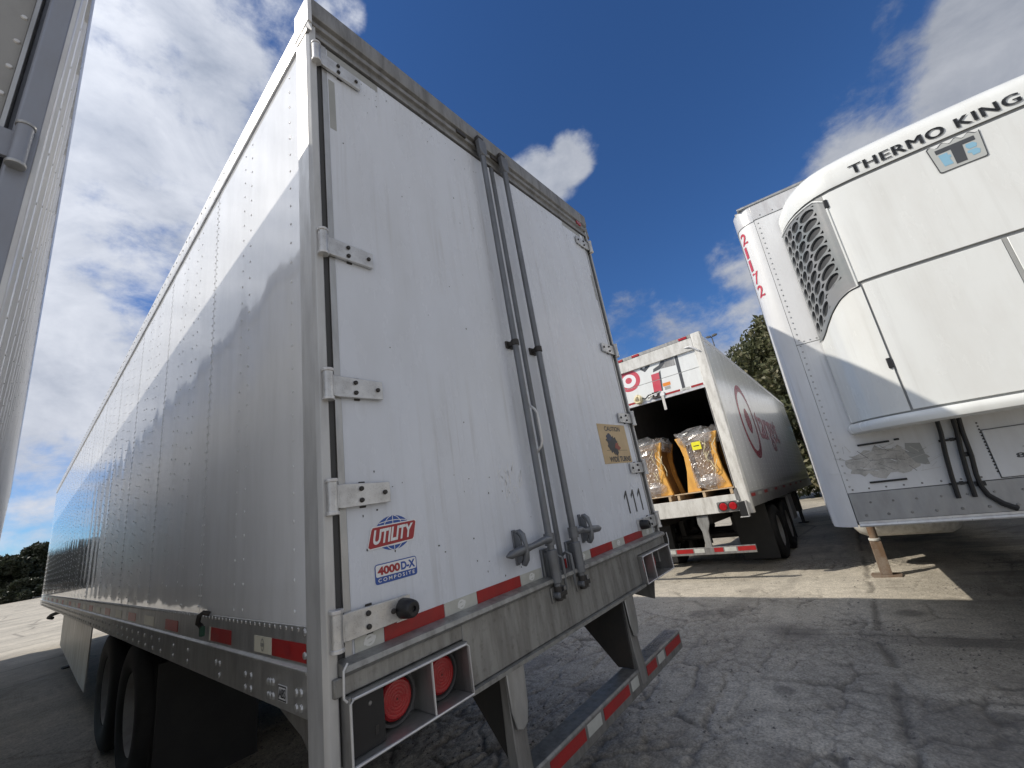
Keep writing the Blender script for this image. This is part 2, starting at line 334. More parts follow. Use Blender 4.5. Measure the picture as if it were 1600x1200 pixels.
_tx = {}
def text_geo(body, bold, shear, space):
    key = (body, bold, shear, space)
    if key in _tx: return _tx[key]
    cu_ = bpy.data.curves.new('lettering', 'FONT'); cu_.body = body; cu_.offset = bold; cu_.shear = shear; cu_.space_character = space
    cu_.resolution_u = 4
    ob = bpy.data.objects.new('lettering', cu_); COL.objects.link(ob)
    bpy.context.view_layer.update(); dg = bpy.context.evaluated_depsgraph_get()
    me = bpy.data.meshes.new_from_object(ob.evaluated_get(dg))
    vs = [(v.co.x, v.co.y) for v in me.vertices]; fs = [tuple(p.vertices) for p in me.polygons]
    x0 = min(v[0] for v in vs); x1 = max(v[0] for v in vs); y0 = min(v[1] for v in vs); y1 = max(v[1] for v in vs)
    vs = [((x-x0)/(x1-x0), (y-y0)/(y1-y0)) for x, y in vs]
    COL.objects.unlink(ob); bpy.data.objects.remove(ob); bpy.data.curves.remove(cu_); bpy.data.meshes.remove(me)
    _tx[key] = (vs, fs); return _tx[key]

def tag(o, label=None, cat=None, group=None, kind=None):
    for k, v in (('label',label),('category',cat),('group',group),('kind',kind)):
        if v: o[k] = v
    return o
def thing(name, label, cat, M=None, group=None):
    o = bpy.data.objects.new(name, None); COL.objects.link(o); o.empty_display_size = 0.3
    if M is not None: o.matrix_world = M
    return tag(o, label, cat, group)
def link(name, me, parent=None, loc=(0,0,0), rot=None, scale=None, label=None, kind=None):
    o = bpy.data.objects.new(name, me); COL.objects.link(o); o.parent = parent; o.location = loc
    if rot: o.rotation_euler = rot
    if scale: o.scale = scale
    return tag(o, label, None, None, kind)
def part(name, mb, parent, loc=(0,0,0), bevel=0.0, label=None, kind=None, smooth=True, rot=None, seg=2):
    o = link(name, mb.mesh(name, smooth), parent, loc, rot, None, label, kind)
    if bevel > 0:
        b = o.modifiers.new('bevel', 'BEVEL'); b.width = bevel; b.segments = seg; b.limit_method = 'ANGLE'; b.angle_limit = R(40); b.harden_normals = False
    return o
def circ(cx, cy, rx, ry=None, n=28, a0=0.0):
    ry = rx if ry is None else ry
    return [(cx+rx*math.cos(a0+2*math.pi*i/n), cy+ry*math.sin(a0+2*math.pi*i/n)) for i in range(n)]
def rrect(x0, x1, y0, y1, r, n=4):
    o = []
    for cx, cy, a in ((x1-r,y0+r,-90),(x1-r,y1-r,0),(x0+r,y1-r,90),(x0+r,y0+r,180)):
        for i in range(n+1):
            t = R(a+90*i/n); o.append((cx+r*math.cos(t), cy+r*math.sin(t)))
    return o
def frame_rot(pos, yaw, pitch, roll):
    M = Matrix.Rotation(yaw, 4, 'Z') @ Matrix.Rotation(pitch, 4, 'X') @ Matrix.Rotation(roll, 4, 'Y'); M.translation = Vector(pos); return M

# ------------------------------------------------------------------ ground: one sheet, fine where the cracks can be told apart
def gz(x):
    x = np.asarray(x, float); t = np.clip(x-2.0, 0, None); return -0.030*np.minimum(t, 14) - 0.006*np.clip(t-14, 0, 60)
def vnoise(x, y, seed):
    xi = np.floor(x).astype(int); yi = np.floor(y).astype(int); fx = x-xi; fy = y-yi
    def h(a, b): 
        n = (a*374761393 + b*668265263 + seed*974634777) & 0xffffffff
        n = ((n ^ (n >> 13))*1274126177) & 0xffffffff
        return ((n ^ (n >> 16)) & 0xffff)/65535.0
    u = fx*fx*(3-2*fx); v = fy*fy*(3-2*fy)
    return (h(xi,yi)*(1-u)+h(xi+1,yi)*u)*(1-v)+(h(xi,yi+1)*(1-u)+h(xi+1,yi+1)*u)*v
def fbm(x, y, seed, o=4):
    s = 0; a = 0.5
    for k in range(o): s = s+a*vnoise(x*2**k, y*2**k, seed+k*17); a *= 0.5
    return s
def worley(x, y, seed):
    xi = np.floor(x).astype(int); yi = np.floor(y).astype(int); f1 = np.full(x.shape, 9.0); f2 = np.full(x.shape, 9.0); cid = np.zeros(x.shape)
    for dx in (-1,0,1):
        for dy in (-1,0,1):
            a = xi+dx; b = yi+dy
            n = (a*73856093 ^ b*19349663 ^ seed*83492791) & 0xffffffff
            n = ((n ^ (n >> 15))*2246822519) & 0xffffffff; n = ((n ^ (n >> 13))*3266489917) & 0xffffffff
            px = a+((n & 0xffff)/65535.0); py = b+(((n >> 16) & 0xffff)/65535.0)
            d = np.hypot(px-x, py-y); c = ((n >> 7) & 0xff)/255.0
            lt = d < f1; f2 = np.where(lt, f1, np.minimum(f2, d)); cid = np.where(lt, c, cid); f1 = np.where(lt, d, f1)
    return f1, f2, cid
def build_ground():
    def axis(lo, hi, step, far_lo, far_hi):
        a = list(np.arange(lo, hi+step/2, step)); s = step; x = hi; right = []
        while x < far_hi: s *= 1.13; x += s; right.append(x)
        s = step; x = lo; left = []
        while x > far_lo: s *= 1.13; x -= s; left.append(x)
        return np.array(left[::-1]+a+right)
    xs = axis(-1.2, 9.2, 0.019, -400, 600); ys = axis(-3.6, 6.2, 0.019, -400, 700)
    X, Y = np.meshgrid(xs, ys); nx, ny = len(xs), len(ys)
    wx = X+0.20*(fbm(X*1.7, Y*1.7, 3)-0.5)+0.07*(fbm(X*7, Y*7, 5)-0.5); wy = Y+0.20*(fbm(X*1.7+9, Y*1.7, 4)-0.5)+0.07*(fbm(X*7+5, Y*7, 6)-0.5)
    near = np.clip((12-np.hypot(X-4, Y))/5, 0, 1)
    broken = np.clip((fbm(X*0.6+3.1, Y*0.6+7.7, 21, 3)-0.50)*6, 0, 1)
    for ax_, ay_, rx_, ry_ in ((3.4,.7,2.3,1.5), (2.4,1.7,1.6,1.5), (1.75,.15,.9,.6), (4.6,-.2,1.5,.9)):
        broken = np.maximum(broken, np.clip(1.25-np.hypot((X-ax_)/rx_, (Y-ay_)/ry_), 0, 1)*2.2*np.clip((fbm(X*1.6+ax_, Y*1.6, 23, 3)-0.30)*5, 0.1, 1)).clip(0, 1)
    f1, f2, c1 = worley(wx*0.62, wy*0.85, 1); g1, g2, c2 = worley(wx*1.7+0.9*fbm(X*1.3, Y*1.3, 12), wy*3.0+0.9*fbm(X*1.3+7, Y*1.3, 13), 2); k1, k2, c3 = worley(wx*8.5, wy*9.5, 8)
    brk = (fbm(X*2.1+40, Y*2.1, 44, 3)); big = np.clip(1-(f2-f1)/(0.012+0.03*brk), 0, 1)*np.clip((brk-0.38)*8, 0, 1); med = np.clip(1.15-(g2-g1)/0.085, 0, 1)*broken*np.clip((fbm(X*3+11, Y*3, 45, 3)-0.36)*6, 0, 1); sm = np.clip(1-(k2-k1)/0.22, 0, 1)*np.clip(broken*1.8-0.75, 0, 1)
    # the long straight joint and the patched strips right of it
    joint = np.clip(1-np.abs(Y+1.22+0.10*(fbm(X*2.3, Y*2.3, 31)-0.5)-0.05*X)/0.05, 0, 1)*(fbm(X*3, Y*3, 33) > 0.36)
    ruts = 0
    for y0, k in ((3.35, .55), (4.55, .75), (2.5, .45)):
        ruts = np.maximum(ruts, np.clip(1-np.abs(X-y0-0.22*(fbm(X*0.8, Y*0.8, 40)-0.5)*2+0.10*Y)/0.055, 0, 1)*(Y < -0.2)*k)
    gritm = np.clip((fbm(X*1.1+20, Y*1.1, 51, 3)-0.47)*9, 0, 1)*near
    grit = (fbm(X*38, Y*38, 60, 2)-0.4)
    h = 0.030*(fbm(X*0.6, Y*0.6, 70, 3)-0.5)*near
    plate = (c2-0.5)*0.014*broken + 0.007*broken*np.sqrt(np.clip(g2-g1, 0, 0.5))
    h = h + near*(plate - 0.011*big - 0.014*med - 0.007*sm - 0.017*joint - 0.012*ruts + 0.012*grit*(0.14+gritm+1.2*med+0.9*joint+0.8*ruts+0.25*broken) + 0.006*(fbm(X*6, Y*6, 81, 3)-0.5)*(0.4+broken) + 0.003*(fbm(X*22, Y*22, 80, 2)-0.5))
    Z = gz(X)+h
    wear = np.clip(0.6*big+0.8*med+0.6*sm+joint*0.9+ruts*0.9+0.35*gritm*(fbm(X*9, Y*9, 91, 2)), 0, 1)*near
    damp = 0.75*np.clip((fbm(X*2.2+60, Y*0.8, 95, 4)-0.53)*9, 0, 1)*np.clip((-0.9-Y)*2.0, 0, 1)*near
    edge = 0.55*(fbm(X*3.2, Y*3.2, 97, 4)-0.5)
    for sx_, sy_, sr_, sa_ in ((4.6,-.3,.34,.7), (2.75,.95,.26,.6), (3.7,-1.75,.30,.6), (5.1,.75,.22,.6), (2.3,-.55,.20,.5), (3.1,1.9,.3,.5), (1.2,2.2,.5,.7), (5.4,-1.2,.16,.8), (6.3,.5,.2,.5), (4.1,1.3,.12,.7), (3.2,-.4,.09,.8)):
        damp = np.maximum(damp, sa_*np.clip((sr_-np.hypot(X-sx_, Y-sy_)+edge*sr_*1.6)/(sr_*.45), 0, 1))
    for k_, (ty_, tw_) in enumerate(((-1.9,.11), (-2.25,.11), (.15,.10), (.5,.10))):           # old tyre marks curving across the lane
        c_ = Y-ty_-0.035*(X-4)**2*(1 if k_ < 2 else -.6)
        damp = np.maximum(damp, 0.34*np.clip(1.5-np.abs(c_)/tw_, 0, 1)*np.clip((fbm(X*1.2, Y*9, 98+k_, 3)-0.34)*5, 0, 1)*near)
    me = bpy.data.meshes.new('ground'); n = nx*ny
    co = np.stack([X.ravel(), Y.ravel(), Z.ravel()], 1).astype(np.float32)
    idx = np.arange(n).reshape(ny, nx); q = np.stack([idx[:-1,:-1], idx[:-1,1:], idx[1:,1:], idx[1:,:-1]], -1).reshape(-1, 4)
    me.vertices.add(n); me.vertices.foreach_set('co', co.ravel())
    me.loops.add(q.size); me.loops.foreach_set('vertex_index', q.ravel().astype(np.int32))
    me.polygons.add(len(q)); me.polygons.foreach_set('loop_start', np.arange(0, q.size, 4, dtype=np.int32))
    me.polygons.foreach_set('use_smooth', np.ones(len(q), bool)); me.update()
    for nm, arr in (('wear', wear), ('damp', damp)):
        a = me.attributes.new(nm, 'FLOAT', 'POINT'); a.data.foreach_set('value', arr.ravel().astype(np.float32))
    M = bpy.data.materials.new('worn_asphalt'); M.use_nodes = True; t = M.node_tree; b = t.nodes['Principled BSDF']; me.materials.append(M)
    N = lambda ty: t.nodes.new(ty); L = t.links.new
    tcn = N('ShaderNodeTexCoord'); pos = tcn.outputs['Object']
    def nz(s, d, r=0.6):
        k = N('ShaderNodeTexNoise'); k.inputs['Scale'].default_value = s; k.inputs['Detail'].default_value = d; k.inputs['Roughness'].default_value = r; L(pos, k.inputs['Vector']); return k.outputs['Fac']
    r1 = N('ShaderNodeValToRGB'); L(nz(0.55, 8), r1.inputs[0]); e = r1.color_ramp.elements
    e[0].position = 0.28; e[0].color = (0.350, 0.318, 0.268, 1); e[1].position = 0.68; e[1].color = (0.600, 0.545, 0.455, 1)
    r2 = N('ShaderNodeValToRGB'); L(nz(60, 4, 0.7), r2.inputs[0]); e = r2.color_ramp.elements
    e[0].position = 0.30; e[0].color = (0.55, 0.55, 0.55, 1); e[1].position = 0.72; e[1].color = (1.35, 1.35, 1.33, 1)
    mx = N('ShaderNodeMix'); mx.data_type = 'RGBA'; mx.blend_type = 'MULTIPLY'; mx.inputs['Factor'].default_value = 1.0; L(r1.outputs[0], mx.inputs['A']); L(r2.outputs[0], mx.inputs['B'])
    r3 = N('ShaderNodeValToRGB'); L(nz(7.5, 6, 0.65), r3.inputs[0]); e = r3.color_ramp.elements
    e[0].position = 0.32; e[0].color = (0.80, 0.80, 0.79, 1); e[1].position = 0.66; e[1].color = (1.10, 1.10, 1.09, 1)
    mxb = N('ShaderNodeMix'); mxb.data_type = 'RGBA'; mxb.blend_type = 'MULTIPLY'; mxb.inputs['Factor'].default_value = 1.0; L(mx.outputs['Result'], mxb.inputs['A']); L(r3.outputs[0], mxb.inputs['B']); mx = mxb
    at = N('ShaderNodeAttribute'); at.attribute_name = 'wear'
    m2 = N('ShaderNodeMix'); m2.data_type = 'RGBA'; m2.inputs['B'].default_value = (0.085, 0.076, 0.064, 1); L(mx.outputs['Result'], m2.inputs['A'])
    ml = N('ShaderNodeMath'); ml.operation = 'MULTIPLY'; ml.inputs[1].default_value = 0.70; L(at.outputs['Fac'], ml.inputs[0]); L(ml.outputs[0], m2.inputs['Factor'])
    ad = N('ShaderNodeAttribute'); ad.attribute_name = 'damp'
    m3 = N('ShaderNodeMix'); m3.data_type = 'RGBA'; m3.inputs['B'].default_value = (0.095, 0.086, 0.076, 1); L(m2.outputs['Result'], m3.inputs['A'])
    md = N('ShaderNodeMath'); md.operation = 'MULTIPLY'; md.inputs[1].default_value = 0.7; L(ad.outputs['Fac'], md.inputs[0]); L(md.outputs[0], m3.inputs['Factor'])
    # cracks beyond the modelled zone
    vo = N('ShaderNodeTexVoronoi'); vo.feature = 'DISTANCE_TO_EDGE'; vo.inputs['Scale'].default_value = 0.45; L(pos, vo.inputs['Vector'])
    vr = N('ShaderNodeMapRange'); vr.inputs['From Min'].default_value = 0.0; vr.inputs['From Max'].default_value = 0.03; vr.inputs['To Min'].default_value = 0.55; vr.inputs['To Max'].default_value = 0.0
    L(vo.outputs['Distance'], vr.inputs['Value'])
    ge = N('ShaderNodeVectorMath'); ge.operation = 'LENGTH'; L(pos, ge.inputs[0])
    gm = N('ShaderNodeMapRange'); gm.inputs['From Min'].default_value = 8; gm.inputs['From Max'].default_value = 14; L(ge.outputs['Value'], gm.inputs['Value'])
    gx = N('ShaderNodeMath'); gx.operation = 'MULTIPLY'; L(vr.outputs[0], gx.inputs[0]); L(gm.outputs[0], gx.inputs[1])
    m4 = N('ShaderNodeMix'); m4.data_type = 'RGBA'; m4.inputs['B'].default_value = (0.06, 0.055, 0.045, 1); L(m3.outputs['Result'], m4.inputs['A']); L(gx.outputs[0], m4.inputs['Factor'])
    L(m4.outputs['Result'], b.inputs['Base Color'])
    rg = N('ShaderNodeMapRange'); rg.inputs['To Min'].default_value = 0.86; rg.inputs['To Max'].default_value = 0.72; L(ad.outputs['Fac'], rg.inputs['Value']); L(rg.outputs[0], b.inputs['Roughness'])
    bp = N('ShaderNodeBump'); bp.inputs['Strength'].default_value = 0.55; bp.inputs['Distance'].default_value = 0.006; L(nz(95, 5, 0.7), bp.inputs['Height']); L(bp.outputs[0], b.inputs['Normal'])
    o = bpy.data.objects.new('ground', me); COL.objects.link(o); tag(o, kind='structure')
    # loose chippings lying in the broken patches
    rr = rng.random((90000, 2)); px = -1+10*rr[:,0]; py = -3.4+9*rr[:,1]
    ix = np.clip(np.searchsorted(xs, px), 0, nx-1); iy = np.clip(np.searchsorted(ys, py), 0, ny-1)
    keep = rng.random(90000) < (0.02+0.5*wear[iy, ix]+0.35*gritm[iy, ix]); px = px[keep][:16000]; py = py[keep][:16000]; pz = Z[iy[keep][:16000], ix[keep][:16000]]
    k = len(px); s = 0.003+0.015*rng.random(k)**4; ang = rng.random(k)*6.283
    bv = np.array([(1,0,-.3),(-.4,.8,-.3),(-.5,-.8,-.3),(.1,.1,.75)]); V = np.zeros((k,4,3))
    for j in range(4):
        jit = 1+0.5*(rng.random((k,3))-0.5); b0 = bv[j]*jit
        V[:,j,0] = px+s*(b0[:,0]*np.cos(ang)-b0[:,1]*np.sin(ang)); V[:,j,1] = py+s*(b0[:,0]*np.sin(ang)+b0[:,1]*np.cos(ang)); V[:,j,2] = pz+s*b0[:,2]*0.7+s*0.2
    mg = bpy.data.meshes.new('gravel'); F = (np.arange(k)[:,None,None]*4+np.array([(0,1,3),(1,2,3),(2,0,3)])[None]).reshape(-1,3)
    mg.vertices.add(k*4); mg.vertices.foreach_set('co', V.ravel().astype(np.float32)); mg.loops.add(F.size); mg.loops.foreach_set('vertex_index', F.ravel().astype(np.int32))
    mg.polygons.add(len(F)); mg.polygons.foreach_set('loop_start', np.arange(0, F.size, 3, dtype=np.int32)); mg.update(calc_edges=True)
    mg.materials.append(mat('gravel_stone', (0.22, 0.20, 0.175), 0.85, 0, (0.10, 0.09, 0.08), 0.8, 9.0))
    o = bpy.data.objects.new('gravel', mg); COL.objects.link(o); tag(o, kind='stuff')
build_ground()

# ------------------------------------------------------------------ shared trailer pieces (trailer frame: x right, y forward, z up, origin on the ground below the middle of one end)
def tyre_mesh():
    b = MB(); w = 0.135
    b.lathe([(-w*.80,.295),(-w*.98,.34),(-w,.42),(-w*.86,.48),(-w*.62,.505),(w*.62,.505),(w*.86,.48),(w,.42),(w*.98,.34),(w*.80,.295),(-w*.80,.295)], (0,0,0), (1,0,0), 36, RUBBER)
    for k in (-.05, 0.0, .05): b.lathe([(k-.006,.5065),(k+.006,.5065)], (0,0,0), (1,0,0), 36, BLACK)
    return b.mesh('tyre')
def rim_mesh():
    b = MB(); b.lathe([(.09,.295),(.105,.285),(.06,.26),(-.02,.22),(-.035,.13),(-.02,.115),(.03,.11),(.045,.085),(.045,.001)], (0,0,0), (1,0,0), 30, RIM)
    for i in range(10):
        t = 2*math.pi*i/10; b.cyl((-.035,.165*math.cos(t),.165*math.sin(t)), (.0,.165*math.cos(t),.165*math.sin(t)), .014, None, 6, STEEL_DARK)
    return b.mesh('rim')
def hub_mesh():
    b = MB(); b.cyl((-.16,0,0), (-.02,0,0), .11, .11, 18, STEEL_DARK); return b.mesh('wheel')
TYRE, RIMM, HUB = tyre_mesh(), rim_mesh(), hub_mesh()
def wheels(root, ys, zg, xo=1.14):
    for y in ys:
        for sgn in (1, -1):
            for xx in (xo, xo-0.31):
                w = link('wheel', HUB, root, (sgn*xx, y, zg+0.50), (0, 0, 0 if sgn > 0 else math.pi))
                link('tyre', TYRE, w); link('rim', RIMM, w)
        a = MB(); a.cyl((-0.8,y,zg+0.5), (0.8,y,zg+0.5), .065, None, 12, STEEL_DARK); ax = part('axle', a, root)
        for sgn in (1, -1):
            a = MB(); a.lathe([(0,.02),(0,.08),(.05,.095),(.10,.095),(.16,.07),(.17,.02)], (sgn*.42,y+.12,zg+.60), (0,1,0), 14, STEEL_DARK); part('brake_chamber', a, ax)
            a = MB(); a.prism([(y-.30,zg+.56),(y-.05,zg+.60),(y+.05,zg+.60),(y+.50,zg+.72),(y+.50,zg+.95),(y+.42,zg+.95),(y+.05,zg+.66),(y-.12,zg+.66),(y-.14,zg+.92),(y-.30,zg+.92)], 'x', sgn*.53-.05, sgn*.53+.05, STEEL_DARK); part('spring_hanger', a, ax)
def mudflaps(root, y, z0, z1):
    for sx in (1, -1):
        b = MB(); b.box(sx*.93-.30, sx*.93+.30, y, y+.012, z0, z1, FLAP); part('mud_flap', b, root, bevel=.003)
def subframe(root, y0, y1, zf):
    b = MB()
    for sx in (-1, 1): b.box(sx*.5-.06, sx*.5+.06, y0, y1, zf-.42, zf-.18, STEEL_DARK)
    for i in range(int((y1-y0)/.6)): b.box(-1.2, 1.2, y0+i*.6, y0+i*.6+.06, zf-.2, zf-.06, STEEL_DARK)
    part('subframe', b, root)
def landing_leg(root, x, y, ztop, zg, m1, m2):
    b = MB(); b.box(x-.055, x+.055, y-.055, y+.055, zg+.42, ztop, m1)
    b.box(x-.062, x+.062, y-.062, y+.062, zg+.40, zg+.44, m2); b.box(x-.045, x+.045, y-.045, y+.045, zg+.03, zg+.42, m1)
    part('landing_leg', b, root, bevel=.005)
    b = MB(); b.prism([(x-.13,y-.10),(x+.13,y-.10),(x+.15,y),(x+.13,y+.10),(x-.13,y+.10),(x-.15,y)], 'z', zg+.0, zg+.03, m1); part('landing_foot', b, root, bevel=.005)

# ------------------------------------------------------------------ the big white trailer in the middle
MAIN = thing('semi_trailer', 'large white box trailer in the middle with closed swing doors, globe decal and number 111', 'trailer', Matrix.Translation((1.295,0,0)))
O = -1.295                                            # photo measurements run from the left edge of the rear
def bx(b, x0, x1, y0, y1, z0, z1, m): return b.box(x0+O, x1+O, y0, y1, z0, z1, m)
LEN = 16.05
seams = [.118, 1.39]
while seams[-1] < LEN-1.3: seams.append(seams[-1]+1.252)
seams.append(LEN-.02)
for side in (0, 1):
    for a, c in zip(seams[:-1], seams[1:]):
        b = MB()
        if side == 0: bx(b, -.001, .03, a+.0025, c-.0025, 1.292, 3.965, WHITE_SIDE)
        else: bx(b, 2.56, 2.591, a+.0025, c-.0025, 1.292, 3.965, WHITE_SIDE)
        part('side_panel', b, MAIN, smooth=False)
b = MB()                                              # backing strips behind the panel joints
for s_ in seams[1:-1]: bx(b, .0005, .02, s_-.03, s_+.03, 1.30, 3.96, ALU_DARK); bx(b, 2.57, 2.5895, s_-.03, s_+.03, 1.30, 3.96, ALU_DARK)
part('joint_strip', b, MAIN, kind='stuff')
b = MB()
for k, (a, c) in enumerate(zip(seams[:-1], seams[1:])):
    w = c-a; cols = [(.02, .05, 0)]
    cols += [(w*.295, .1, 0), (w*.385, .1, .02), (w*.60, .1, 0), (w*.69, .1, .02), (w-.02, .05, 0)]
    if k == 0: cols = [(.018, .1, 0), (.119, .1, .01), (.638, .1, 0), (.749, .1, 0), (w-.02, .05, 0)]
    for dy, st, ph in cols:
        if k > 7 and st < .09: st = .1
        for i in range(int(2.6/st)): b.rivet((O-.001, a+dy, 1.345+ph+i*st), (-1,0,0), .0064, WHITE_SIDE, 5 if k > 4 else 6)
n = int((LEN-.2)/.05)
for i in range(n):
    if i > 120 and i % 2: continue
    b.rivet((O-.0045, .15+i*.05, 1.301), (-1,0,0), .008, ALU, 5)
part('rivet_pattern', b, MAIN, kind='stuff')
b = MB(); b.prism([(-.012+O,3.93),(-.016+O,3.95),(-.016+O,4.05),(.03+O,4.085),(.09+O,4.085),(.09+O,4.04),(.034+O,3.99),(.034+O,3.93)], 'y', .118, LEN, ALU_LIGHT)
b2 = MB(); b2.prism([(-O+.012,3.93),(-O+.016,3.95),(-O+.016,4.05),(-O-.03,4.085),(-O-.09,4.085),(-O-.09,4.04),(-O-.034,3.99),(-O-.034,3.93)], 'y', .118, LEN, ALU_LIGHT)
tr = part('top_rail', b, MAIN); part('top_rail', b2, MAIN)
b = MB()
for i in range(150): b.rivet((O-.0165, .2+i*.105, 4.0+.022*(i % 2)), (-1,0,0), .008, ALU, 5)
part('rail_rivet', b, tr, kind='stuff')
b = MB(); bx(b, .06, 2.53, .05, LEN-.02, 4.075, 4.09, WHITE_DIRTY); part('roof', b, MAIN)
b = MB(); bx(b, .035, 2.555, LEN-.02, LEN, 1.06, 4.07, WHITE_SIDE); part('front_wall', b, MAIN)
# lower side rails: upper band with tape, a lip, the lower band
for sx in (1, -1):
    b = MB(); e0 = -1.295*sx
    def q(px, z): return (e0+px*sx, z)
    b.prism([q(-.004,1.195),q(-.004,1.312),q(.004,1.314),q(.04,1.314),q(.04,1.052),q(.03,1.052),q(-.006,1.052),q(-.014,1.066),q(-.014,1.176),q(-.018,1.182),q(-.018,1.19)], 'y', .118, LEN-.06, ALU)
    rail = part('bottom_rail', b, MAIN, bevel=.002)
    if sx > 0: RAIL = rail
b = MB()
for y, z in ((.16,1.125),(.195,1.122),(.16,1.083),(.195,1.08),(.385,1.13),(.41,1.128),(.43,1.126),(.385,1.088),(.41,1.086),(.43,1.085),(.60,1.125),(.66,1.124),(.60,1.082),(.66,1.08),(.98,1.13),(.98,1.085),(1.03,1.13),(1.5,1.14),(1.5,1.09),(1.8,1.14),(1.8,1.09),(.15,1.228),(.15,1.295)):
    b.rivet((O-.0145 if z < 1.18 else O-.0045, y, z), (-1,0,0), .013, ALU, 8)
for i in range(60):
    y = 2.1+i*.22
    for z in (1.09, 1.145): b.rivet((O-.0145, y+.05*(z > 1.1), z), (-1,0,0), .014, ALU, 6)
part('rail_bolt', b, RAIL, kind='stuff')
def side_tape(y0, y1, m, emb=None):
    b = MB(); b.box(O-.0060, O-.0045, y0, y1, 1.206, 1.262, m)
    if emb is not None:
        fn = lambda u, v: (O-.0072, (y0+y1)/2+u, 1.234+v)
        b.ring(circ(0,0,.012,.017,16), circ(0,0,.016,.022,16), fn, emb); b.flat(rrect(-.017,.017,-.006,.006,.003), lambda u, v: (O-.0078, (y0+y1)/2+u, 1.234+v), emb)
    part('reflective_strip', b, MAIN)
side_tape(.142, .425, RED_TAPE, RED); side_tape(.428, .60, CREAM_TAPE, EMBLEM_DK); side_tape(.875, 1.165, RED_TAPE, RED); side_tape(1.168, 1.19, CREAM_TAPE)
y = 1.78; red = True
for k in range(21):
    side_tape(y, y+.30, RED_TAPE if red else CREAM_TAPE); y += .30 if False else .62; red = not red
b = MB(); b.box(O-.0162, O-.0146, .268, .340, 1.082, 1.130, WHITE_PR)
fn = lambda u, v: (O-.0172, .340-u, 1.082+v)
b.ring(rrect(.002,.070,.002,.046,.002), rrect(.006,.066,.006,.042,.002), fn, BLACK_PR)
for k_ in range(3): b.text('ABS', lambda u, v: (O-.0178-.0001*k_, .331-u-.0012*k_, 1.093+v), .052, .027, BLACK_PR)
part('safety_sticker', b, MAIN)
b = MB(); b.tube([(O-.006,1.19,1.318),(O-.03,1.20,1.33),(O-.042,1.215,1.318),(O-.042,1.235,1.285),(O-.03,1.25,1.275),(O-.024,1.235,1.262)], .011, 8, STEEL_DARK)
b.box(O-.034, O-.016, 1.215, 1.245, 1.225, 1.268, GREEN); part('tie_hook', b, MAIN, bevel=.002)

# rear frame: posts, header, sill
for side in (0, 1):
    sx = 1 if side == 0 else -1; e0 = O*sx
    poly = [(-.016,.115),(-.018,.006),(-.008,-.012),(.018,-.018),(.022,-.012),(.022,.020),(.050,.020),(.050,.115)]
    b = MB(); b.prism([(e0+px*sx, py) for px, py in poly], 'z', 1.0 if side else .915, 3.955, POST if side == 0 else ALU)
    part('rear_post', b, MAIN, bevel=.003, smooth=False)
    b = MB(); b.box(min(e0+.023*sx, e0+.0495*sx), max(e0+.023*sx, e0+.0495*sx), .004, .0195, 1.21, 3.89, SEAL); part('post_seal', b, MAIN)
b = MB()
hp = [(-.034,4.115),(.10,4.115),(.10,3.905),(.02,3.895),(-.012,3.895),(-.014,3.915),(-.004,3.925),(-.004,3.945),(-.022,3.952),(-.024,3.972),(-.010,3.980),(-.010,3.998),(-.030,4.006),(-.034,4.025)]
b.prism(hp, 'x', O-.020, -O+.004, ALU_DARK); part('header', b, MAIN, bevel=.002)
b = MB(); bx(b, -.024, -.004, -.036, .115, 3.94, 4.118, ALU_LIGHT); b.prism([(O-.022,3.94),(O-.002,3.94),(O-.002,3.90)], 'y', -.03, .11, ALU_LIGHT)
part('corner_cap', b, MAIN, bevel=.003)
b = MB(); b.cyl((-O+.012,.03,3.90), (-O+.012,.03,4.112), .052, .045, 16, ALU_DARK); part('corner_cap', b, MAIN)
for x, mm in ((.97, STEEL_DARK), (1.295, STEEL_DARK), (2.44, LENS)):                # clearance lamps sunk in the header
    b = MB(); bx(b, x-.04, x+.04, -.034, -.020, 3.955, 3.985, mm); part('marker_lamp', b, MAIN, bevel=.004)
# sill with its two open lamp boxes
b = MB(); bx(b, .505, 2.085, -.030, .10, .955, 1.176, SILL); bx(b, .0, .505, -.030, .10, 1.125, 1.176, SILL); bx(b, 2.085, 2.59, -.030, .10, 1.125, 1.176, SILL)
part('sill', b, MAIN, bevel=.004)
b = MB(); b.prism([(-.012,1.216),(-.052,1.205),(-.056,1.190),(-.044,1.178),(.0,1.1765),(.06,1.1765),(.06,1.216)], 'x', O+.02, -O-.02, SILL); part('sill_ledge', b, MAIN)
b = MB(); b.prism([(-.052,.938),(-.052,.953),(.12,.953),(.12,.938)], 'x', O+.505, -O-.505, SILL); part('sill_flange', b, MAIN)
def lens_mesh():
    b = MB(); b.lathe([(.0,.062),(-.012,.061),(-.019,.053)], (0,0,0), (0,1,0), 28, LENS)
    for r_ in (.050,.040,.030,.020,.010): b.lathe([(-.0190,r_+.003),(-.0194,r_),(-.0194,r_-.003),(-.0190,r_-.007)], (0,0,0), (0,1,0), 24, LENS)
    b.lathe([(.003,.064),(-.010,.070),(-.012,.077),(.0,.079),(.004,.079)], (0,0,0), (0,1,0), 28, SEAL); return b.mesh('tail_light')
LENSM = lens_mesh()
